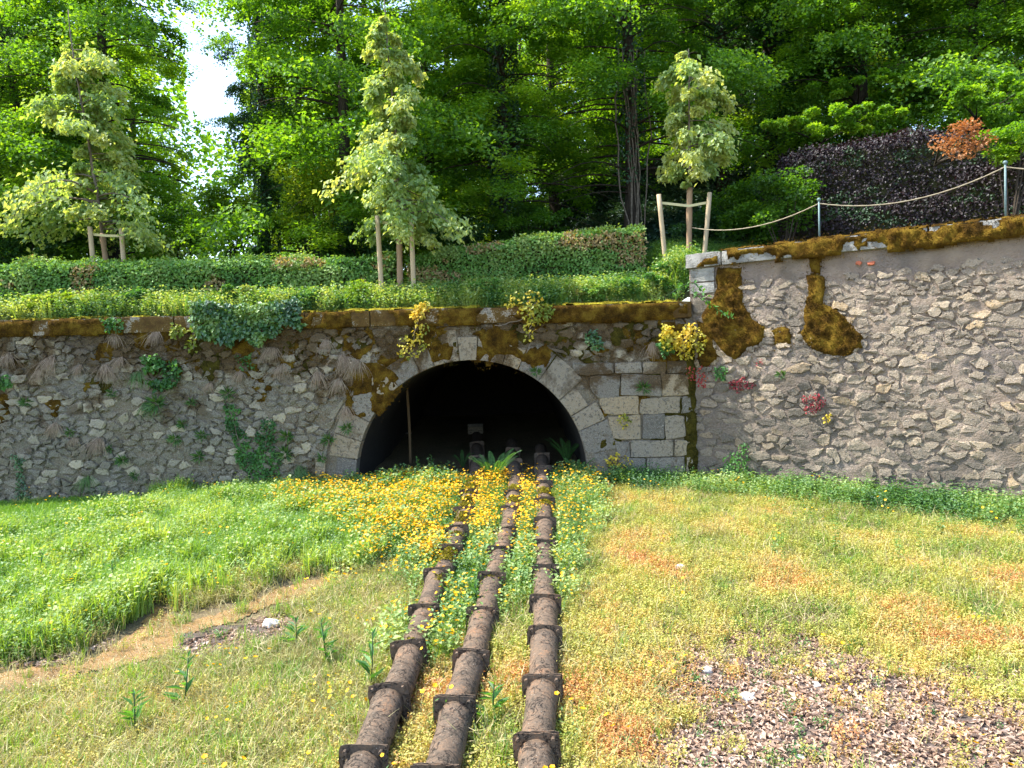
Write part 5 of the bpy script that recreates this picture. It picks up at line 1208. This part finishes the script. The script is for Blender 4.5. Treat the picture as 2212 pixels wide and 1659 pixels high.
vine('leafy_plant', 'yellow sprig low on the squared blocks right of the arch', 'plant', [[(1312, 990), (1335, 975), (1362, 985), (1360, 1008), (1320, 1003)]], 80, .09, 'yellowleaf', FRL, 18, (.3, 1), .12, [[(1362, 950), (1350, 985), (1325, 1000)]])
vine('leafy_plant', 'fresh green plant in the corner left of the crimson creeper', 'plant', [[(1548, 795), (1575, 785), (1572, 812), (1552, 820)]], 80, .085, 'fern', FRR, 19, (.3, 1), .15)
vine('leafy_plant', 'tiny yellow plant alone on the middle of the light wall', 'plant', [[(1780, 898), (1792, 895), (1790, 910), (1780, 908)]], 16, .08, 'yellowleaf', FRR, 20, (.3, .8), .06)
vine('leafy_plant', 'green shoots climbing from the foot of the light wall near the corner', 'plant', [[(1570, 990), (1612, 960), (1618, 1020), (1625, 1050), (1560, 1050)]], 420, .075, 'fern', FRR, 21, (.2, 1), .3)
vine('leafy_plant', 'faint bluish ivy at the foot of the old wall, far left', 'plant', [[(28, 985), (50, 990), (62, 1080), (35, 1080)]], 260, .07, 'ivy', FRL, 22, (.2, .8), .08)
vine('leafy_plant', 'clump of weeds at the foot of the corner between the walls', 'plant', [[(1480, 1020), (1560, 1005), (1640, 1040), (1640, 1075), (1480, 1070)]], 700, .075, 'fern', FRL, 23, (.1, .9), .6)
def shoot(label, pts, fr, L, n, seed, mat='fern'):
    rs = np.random.RandomState(seed); Q = np.array([wpt(a, b, fr, .25 + .1 * i) for i, (a, b) in enumerate(pts)]); off = Q[0]; s = np.linspace(0, len(Q) - 1, n); Q = np.stack([np.interp(s, np.arange(len(Q)), Q[:, c]) for c in range(3)], 1)
    t = thing('bramble_shoot', label, 'bramble', off); g = Geo(); tube(g, Q, .007, 5); ob('stem', g.mesh('stem', [MAT['tuft']], True, off), t); g = Geo()
    for q in Q[1:]:
        for k in range(3): leaves(g, q[None], unit(rs.normal(size=(1, 3)) * .7 + [[.3, -.2, -.2]]), EZ[None] + rs.normal(size=(1, 3)) * .4 + [[0, -.5, 0]], L, L * .55, .5 + .5 * rs.rand())
    ob('foliage', g.mesh('foliage', [MAT[mat]], False, off), t)
shoot('pale bramble shoot arching across the corner onto the mossy light wall', [(1490, 625), (1520, 650), (1555, 672), (1590, 692)], FRC, .15, 12, 3)
shoot('second bramble shoot hanging over the coping near the wall corner', [(1440, 640), (1475, 615), (1500, 612), (1528, 640)], FRC, .14, 10, 4)

# ------------------------------------------------------------------ ferns, weeds and the pole in front of the tunnel
def fern(px, py, h, label, seed, n=17):
    rs = np.random.RandomState(seed); p = gpt(px, py); g = Geo()
    for k in range(n):
        a = k / n * 6.28 + rs.normal() * .2; l = h * rs.uniform(.8, 1.15); d = np.array([math.cos(a), math.sin(a) * .8, 0]); f = np.linspace(.12, 1, 22)
        sp = p + d * (l * .55 * f ** 1.3)[:, None] + EZ * (l * (f * 1.1 - .35 * f ** 2.5))[:, None]; T_ = unit(np.gradient(sp, axis=0)); S_ = unit(np.cross(T_, EZ))
        w = l * .085 * np.sin(np.clip(f * .95, 0, 1) * math.pi) ** .7 + .01; tube(g, sp, .006, 4, False, .3)
        for sg in (-1, 1): leaves(g, sp, S_ * sg + T_ * .45 - EZ * .15, np.cross(S_, T_) * 1.0, w, l * .020, np.clip(.4 + rs.rand(22) * .5, 0, 1))
    o = ob('fern', g.mesh('fern', [MAT['fern']], False, p), None, p); return tag(o, label, 'fern', 'ferns at the mouth of the tunnel')
fern(1068, 1060, 1.25, 'large bright fern standing between the left and middle pipes', 1); fern(1225, 1010, 1.0, 'fern at the right side of the tunnel mouth beside the right pipe', 2); fern(1000, 1015, .7, 'small shaded fern left of the left pipe at the tunnel mouth', 3, 8)
fern(1250, 1040, .7, 'fern leaning against the right jamb of the tunnel', 4)
p = gpt(886, 1000); q = at(877, 822, p[1] + .12)
g = Geo(); f = np.linspace(0, 1, 7)[:, None]; tube(g, p - EZ * .1 + (q - p + EZ * .1) * f + np.c_[np.sin(f * 3) * .03, f * 0, f * 0], .045, 9, True, wob=.06)
tag(ob('wooden_pole', g.mesh('wooden_pole', [MAT['oldwood']], True, p), None, p), 'thin brown wooden pole propping the left side of the tunnel mouth', 'pole')
# brick piers and rubble inside the tunnel
def pier(px, py0, py1, Y, w, label):
    a = at(px - w, py1, Y); b = at(px + w, py0, Y); t = thing('brick_pier', label, 'pier', (a[0], Y, a[2]), 'piers inside the tunnel')
    nrow = max(2, int((b[2] - a[2]) / .12))
    for r_ in range(nrow):
        z = a[2] + r_ * (b[2] - a[2]) / nrow; o = rub_box(np.array([a[0], Y, z + .006]), np.array([b[0], Y + .4, z + (b[2] - a[2]) / nrow]), .2, .02, r_, MAT['ashlar'], 'block', t, np.array(t.location), bev=.015)
pier(1027, 915, 960, 29.0, 16, 'square pale pier carrying the end of the left pipe inside the tunnel')
pier(870, 935, 975, 29.5, 18, 'low dark pier on the left inside the tunnel')
def stone_thing(px, py, s, label, name='loose_stone', cat='stone', mat='whitestone', group=None, sq=(1, .8, .6), seed=0):
    rs = np.random.RandomState(seed + 60); p = gpt(px, py, s * .2); me = bpy.data.meshes.new(name); d = rdir(1, rs)
    u_, v_ = np.meshgrid(np.linspace(0, 2 * math.pi, 13)[:-1], np.linspace(.25, math.pi - .25, 6)); V = np.stack([np.sin(v_) * np.cos(u_), np.sin(v_) * np.sin(u_), np.cos(v_)], -1).reshape(-1, 3)
    V = V * (1 + (fbm(V[:, 0] * 1.3 + seed, V[:, 1] * 1.3, V[:, 2] * 1.3, seed, 2) - .5)[:, None] * .8) * np.array(sq) * s * .5; n = 12
    V = np.concatenate([V, [V[:n].mean(0) + [0, 0, .02 * s], V[-n:].mean(0)]]); i = (np.arange(5)[:, None] * n + np.arange(n)[None]); j = (np.arange(5)[:, None] * n + (np.arange(n)[None] + 1) % n)
    g = Geo(); g.add(V, [[60 + 12, k, (k + 1) % n] for k in range(n)] + [[73, 60 + (k + 1) % n, 60 + k] for k in range(n)], np.stack([i.ravel(), (i + n).ravel(), (j + n).ravel(), j.ravel()], 1))
    o = ob(name, g.mesh(name, [MAT[mat]], False), None, p); return tag(o, label, cat, group)
stone_thing(586, 1348, .28, 'white stone lying in the weeds beside the muddy trickle', seed=1); stone_thing(1470, 1228, .24, 'white rounded stone in the sunny ground cover right of the pipes', seed=2)
for k, (px, py, s) in enumerate([(1612, 1508, .20), (1528, 1448, .16), (1688, 1555, .10), (1592, 1622, .09), (1578, 1640, .09), (1762, 1480, .13), (1870, 1530, .12), (2030, 1452, .12), (1954, 1425, .12), (1972, 1600, .11), (2090, 1590, .10), (1730, 1635, .10)]):
    stone_thing(px, py, s, ['sandy stone near the left rim of the bare patch', 'white stone at the upper left of the bare patch', 'oval white pebble on the bare patch, left of centre', 'small pebble at the bottom left of the bare patch', 'lowest small pebble left on the bare patch', 'pale pebble at the top of the bare patch', 'pale pebble in the middle of the bare patch', 'white pebble in yellow plants right of the bare patch', 'pebble at the upper right rim of the bare patch', 'pebble low in the middle of the bare patch', 'pebble at the lower right of the bare patch', 'pebble on the bottom edge of the bare patch'][k], seed=k + 5, group='pebbles on the bare patch')
def stick(pts, r, label, seed):
    Q = np.array([gpt(*p_, .03 + .03 * (i % 2)) for i, p_ in enumerate(pts)]); g = Geo(); s = np.linspace(0, len(Q) - 1, 12); P = np.stack([np.interp(s, np.arange(len(Q)), Q[:, c]) for c in range(3)], 1); tube(g, P, np.linspace(r, r * .4, 12), 6)
    tag(ob('twig', g.mesh('twig', [MAT['stick']], True, Q[0]), None, Q[0]), label, 'stick')
stick([(2025 - 0, 1098), (2040, 1110), (2052, 1140)], .02, 'dark curved twig near the foot of the light wall', 1); stick([(1955, 1172), (1995, 1163), (2060, 1180)], .015, 'arched twig lying on the yellow plants at the right', 2)
stick([(385, 1395), (420, 1378), (460, 1372), (500, 1366)], .022, 'black stick lying beside the muddy trickle', 3); stick([(1650, 1440), (1720, 1447), (1790, 1452)], .016, 'thin dark stick at the upper rim of the bare patch', 4)
def dock(px, py, h, label, seed, mat='fern', n=9, L=.28):
    rs = np.random.RandomState(seed); p = gpt(px, py); g = Geo(); gs = Geo(); top = np.array([rs.normal() * .06, rs.normal() * .06, h])
    tube(gs, np.array([p, p + top * .5 + [.01, 0, 0], p + top]), .007, 5)
    f = np.linspace(.1, 1, n); a = rs.rand(n) * 6.28; ll = L * (1.1 - .7 * f); D = np.c_[np.cos(a), np.sin(a), .5 + .6 * rs.rand(n)]; leaves(g, p + top * f[:, None], D, EZ + D * [-.4, -.4, 0], ll, ll * .26, .3 + .6 * rs.rand(n), fold=.2, curl=.15)
    t = thing('dock_plant', label, 'weed', p, 'tall single weeds in the meadow'); ob('stem', gs.mesh('stem', [MAT['tuft']], True, p), t); ob('foliage', g.mesh('foliage', [MAT[mat]], False, p), t)
for k, (px, py, h, lb) in enumerate([(800, 1440 + 60, .75, 'tall weed with long leaves just left of the left pipe'), (705, 1440, .6, 'long-leaved weed left of the pipes, middle distance'), (640, 1410, .5, 'long-leaved weed between the white stone and the left pipe'),
        (395, 1540, .6, 'dark-leaved weed in the dry grass at lower left'), (290, 1590, .5, 'broad-leaved weed at lower left near the frame edge'), (905, 1060, .85, 'tall leafy weed standing among buttercups before the tunnel, left one'),
        (930, 1050, .8, 'tall leafy weed standing among buttercups before the tunnel, beside the pole'), (968, 1048, .6, 'leafy weed among buttercups before the tunnel, right one'), (245, 1290, .55, 'big-leaved weed in the lush grass above the trickle'),
        (520, 1130, .6, 'pale-leaved weed in the lush grass near the wall'), (80, 1270, .6, 'leafy weed in the lush grass at the far left'), (1040, 1330, .5, 'weed growing between the middle and right pipes'), (1060, 1560, .45, 'pointed-leaved weed between the middle and right pipes at the bottom')]):
    dock(px, py, h, lb, k + 70, n=22 if py < 1100 else 15, L=.24 if py < 1100 else .30)

# ------------------------------------------------------------------ ground cover
def rnd_pts(n, x0, x1, y0, y1): return np.c_[R.uniform(x0, x1, n), R.uniform(y0, y1, n)]
def put(name, XY, zf, srcs, s0, s1, it, tilt=.15, dz=0, hm=1.0):
    n = len(XY); P = np.c_[XY, zf(XY[:, 0], XY[:, 1]) + dz]; rot = np.c_[R.normal(size=(n, 2)) * tilt, R.rand(n) * 6.28]
    return scatter(name, P, rot, R.uniform(s0, s1, n) * hm, srcs, it)
C = rnd_pts(150000, -15, 13.5, 6.4, 19.95); C = C[wall_clear(C)]; C = C[pipe_clear(C)]
gx, gy = proj(np.c_[C, ground_z(C[:, 0], C[:, 1])]); dW = dwall(C); dmud = sdist(gx, gy, MUD)
nz1 = fbm(C[:, 0] * .9, C[:, 1] * .9, 0, 51, 4); nz2 = fbm(C[:, 0] * 2.3, C[:, 1] * 2.3, 0, 52, 3); u01 = R.rand(len(C))
wob = (nz2 - .5) * 120 * (gy - 700) / 700
lush = np.clip(.5 + (sdist(gx, gy, LUSH) + wob) / 60, 0, 1); lit_ = np.clip(.5 + (sdist(gx, gy, LIT) + wob * 1.6) / 130, 0, 1)
pipesx = np.abs(gx - (1106 + (gy - 1000) * -.03)) < 400
foot = np.clip(1.25 - dW / 1.3, 0, 1); right = gx > 1180 + (gy - 1000) * .02
b1 = np.clip(.5 + (sdist(gx, gy, BUT1) + wob) / 90, 0, 1); b2 = np.clip(.5 + (sdist(gx, gy, BUT2) + wob) / 70, 0, 1); b3 = np.clip(.5 + (sdist(gx, gy, BUT3) + wob) / 60, 0, 1)
but = np.maximum(np.maximum(b1, b2), b3 * .45)
org = np.maximum(np.clip(.5 + (sdist(gx, gy, ORG) + wob * 2) / 160, 0, 1), np.clip(.5 + (sdist(gx, gy, ORG2) + wob * 2) / 120, 0, 1) * .8)
nomud = ((dmud < -9 - 10 * (gy > 1300)) & (sdist(gx, gy, DEB) + wob * .4 < 0)) | (u01 < .05)
gmid = np.maximum(lush, np.maximum(but, np.where(right, foot, 0)))
shade = (gx < 330) & (gy < 1150 - .12 * gx)       # strip by the wall at far left: short grass, tinted darker for its shade
def pick(prob): return R.rand(len(C)) < prob
m = pick(lush * (~shade) * .62) & nomud; put('meadow_grass', C[m], ground_z, S_grass, .8, 1.35, (nz1[m] - .22) * 1.0, hm=.4 + nz2[m] * 1.3)
m = pick(lush * (~shade) * .55 + but * .5) & nomud & ~pick(.0 * lush); put('tall_weeds', C[m], ground_z, S_weed, .7, 1.25, (nz2[m] - .36) * 1.4 + .12 - .2 * but[m], hm=.4 + nz2[m] * 1.3 + .35 * (gy[m] < 1080) * (gx[m] > 760) * (gx[m] < 980) - .35 * (gx[m] > 985) * (gx[m] < 1215) * (gy[m] < 1200))
m = pick(shade * .9) & nomud; put('short_grass', C[m], ground_z, S_lawn, .7, 1.2, R.rand(m.sum()) * .1)
m = pick(but * .30) & nomud; put('buttercup_grass', C[m], ground_z, S_grass, .6, 1.0, .05 + (nz1[m] - .4) * .5)
clump = np.clip((nz2 - .32) * 3.2, 0, 1.6)
m = pick(b1 * .65 * clump + b2 * .42 * clump * (.35 + .65 * (gy < 1180)) + b3 * .08 + lush * .001 + (gmid < .5) * (gy > 1100) * (gx < 1250) * (gx > 350) * .004 + .001) & nomud; put('buttercups', C[m], ground_z, S_fl, .85, 1.45, R.rand(m.sum()) * .3)
m = pick(np.where(right, foot, 0) * .6 * np.clip((nz2 - .28) * 3.5, 0, 1)) & nomud; put('wall_foot_weeds', C[m], ground_z, S_weed, .6, 1.5, (nz1[m] - .36) * 1.4)
m = pick(np.where(right & (gx > 1600), np.clip(foot * 1.0, 0, 1), 0) * .16 + (gx > 1650) * (gy < 1230) * .008); put('nettles', C[m], ground_z, S_net, .6, 1.25, (nz1[m] - .3) * .6, tilt=.1)
cr = (1 - np.clip(gmid * 1.15, 0, 1)) * (1 - lit_ * .96)
left = gx < 1180 - (gy - 1100) * .75
m = pick(cr * np.where(left, .40, .80) * np.clip(nz1 * 2.2 - .15, .3, 1)) & nomud
it = np.clip((nz1[m] - .42) * 1.3 + org[m] * .20 * np.clip((nz2[m] - .35) * 4, 0, 1) + (gy[m] < 1150) * -.08 + .18 - (~right[m]) * .05 - left[m] * .1, -.1, .75); put('creeping_plants', C[m], ground_z, S_cress, .75, 1.5, it, tilt=.25)
m = pick(cr * np.where(left, .62, .14)) & nomud; put('dry_grass', C[m], ground_z, S_dry, .7, 1.7, (nz2[m] - .4) * .8, tilt=.4)
m = pick(cr * np.where(left, .30, .05) * (nz2 > .42)) & nomud; put('thin_grass', C[m], ground_z, S_grass, .4, .85, .15 + (nz1[m] - .4) * .6)
m = pick(cr * .06 + lit_ * .035 * (nz1 > .45) * (gx < 1780)) & nomud; put('low_weeds', C[m], ground_z, S_low, .5, 1.1, (nz2[m] - .4) * .6)
CL = rnd_pts(60000, -9, 12, 6.4, 17); CL = CL[wall_clear(CL) & pipe_clear(CL)]; lx, ly = proj(np.c_[CL, ground_z(CL[:, 0], CL[:, 1])]); ll = np.clip(.5 + sdist(lx, ly, LIT) / 160, 0, 1)
m = R.rand(len(CL)) < ll * .60 + (lx > 1200) * .25 + (lx < 1000) * (ly > 1380) * .15; m |= (R.rand(len(CL)) < .3) & (sdist(lx, ly, DEB) > 0); m &= (sdist(lx, ly, LUSH) < 0) & (sdist(lx, ly, MUD) < 0); put('dead_leaves', CL[m], ground_z, S_lit, .7, 1.25, R.normal(size=m.sum()) * .12, tilt=.12, dz=.02)

# bank above the old wall
B = rnd_pts(26000, -21, 5.0, 20.38, 24.5); nb = fbm(B[:, 0] * .9, B[:, 1] * .9, 0, 61, 4); nb2 = fbm(B[:, 0] * 2, B[:, 1] * 2, 0, 62, 3); e = B[:, 1] < np.where(B[:, 0] < -3.4, 21.15, 21.75)
edge = (B[:, 1] > 20.7) | (R.rand(len(B)) < .75)
def pb(p): return (R.rand(len(B)) < p) & edge
near = (B[:, 1] < 20.62) & (nb2 > .42) & (B[:, 0] > 1.0)
m = pb(e * .26) & ~near; put('bank_grass', B[m], hill_z, S_grass, .9, 1.7, (nb[m] - .25) * 1.1, hm=.5 + nb2[m])
m = pb(e * .85) & ~near; put('bank_weeds', B[m], hill_z, S_weed, .9, 1.9, (nb2[m] - .26) * 1.5 + .12 * (B[m][:, 0] < -7))
m = pb(e * .06); put('bank_nettles', B[m], hill_z, S_net, .7, 1.3, (nb2[m] - .35) * .8)
m = pb((B[:, 1] < 20.9) * .3); put('edge_weeds', B[m], hill_z, S_low, .8, 1.6, (nb2[m] - .2) * .8)
m = pb((B[:, 1] < 20.8) * (B[:, 0] > 0) * .35); put('bank_dry_grass', B[m], hill_z, S_dry, .6, 1.1, R.rand(m.sum()) * .4)
m = pb(~e * .25); put('path_side_grass', B[m], hill_z, S_grass, .6, 1.2, (nb[m] - .45) * .6)
B = rnd_pts(9000, 3.9, 7.5, 20.4, 24.5); B = B[(B[:, 1] > wall_r_y(B[:, 0]) + .45)]; nb = fbm(B[:, 0] * 1.2, B[:, 1] * 1.2, 0, 63, 3)
m = R.rand(len(B)) < .35; put('corner_grass', B[m], hill_z, S_grass, .6, 1.1, (nb[m] - .45) * .7); m = R.rand(len(B)) < .25; put('corner_weeds', B[m], hill_z, S_weed, .6, 1.2, (nb[m] - .45) * .8)
# ivy covered woodland floor
g = Geo()
def ivy_srcs():
    out = []
    for _ in range(3):
        g = Geo(); n_ = 40; P = np.c_[R.normal(size=(n_, 2)) * .22, .04 + .12 * R.rand(n_)]; leaves(g, P, R.normal(size=(n_, 3)) * [1, 1, .2], EZ + R.normal(size=(n_, 3)) * .35, .11, .10, .1 + .7 * R.rand(n_)); out.append(src('ivy_clump', g, [MAT['ivyi']]))
    return out
S_ivy = ivy_srcs(); B = rnd_pts(26000, -16, 22, 24, 46); nb = fbm(B[:, 0] * .4, B[:, 1] * .4, 0, 64, 3); m = R.rand(len(B)) < .9; put('ivy_floor', B[m], hill_z, S_ivy, .7, 1.4, (nb[m] - .5) * .8)
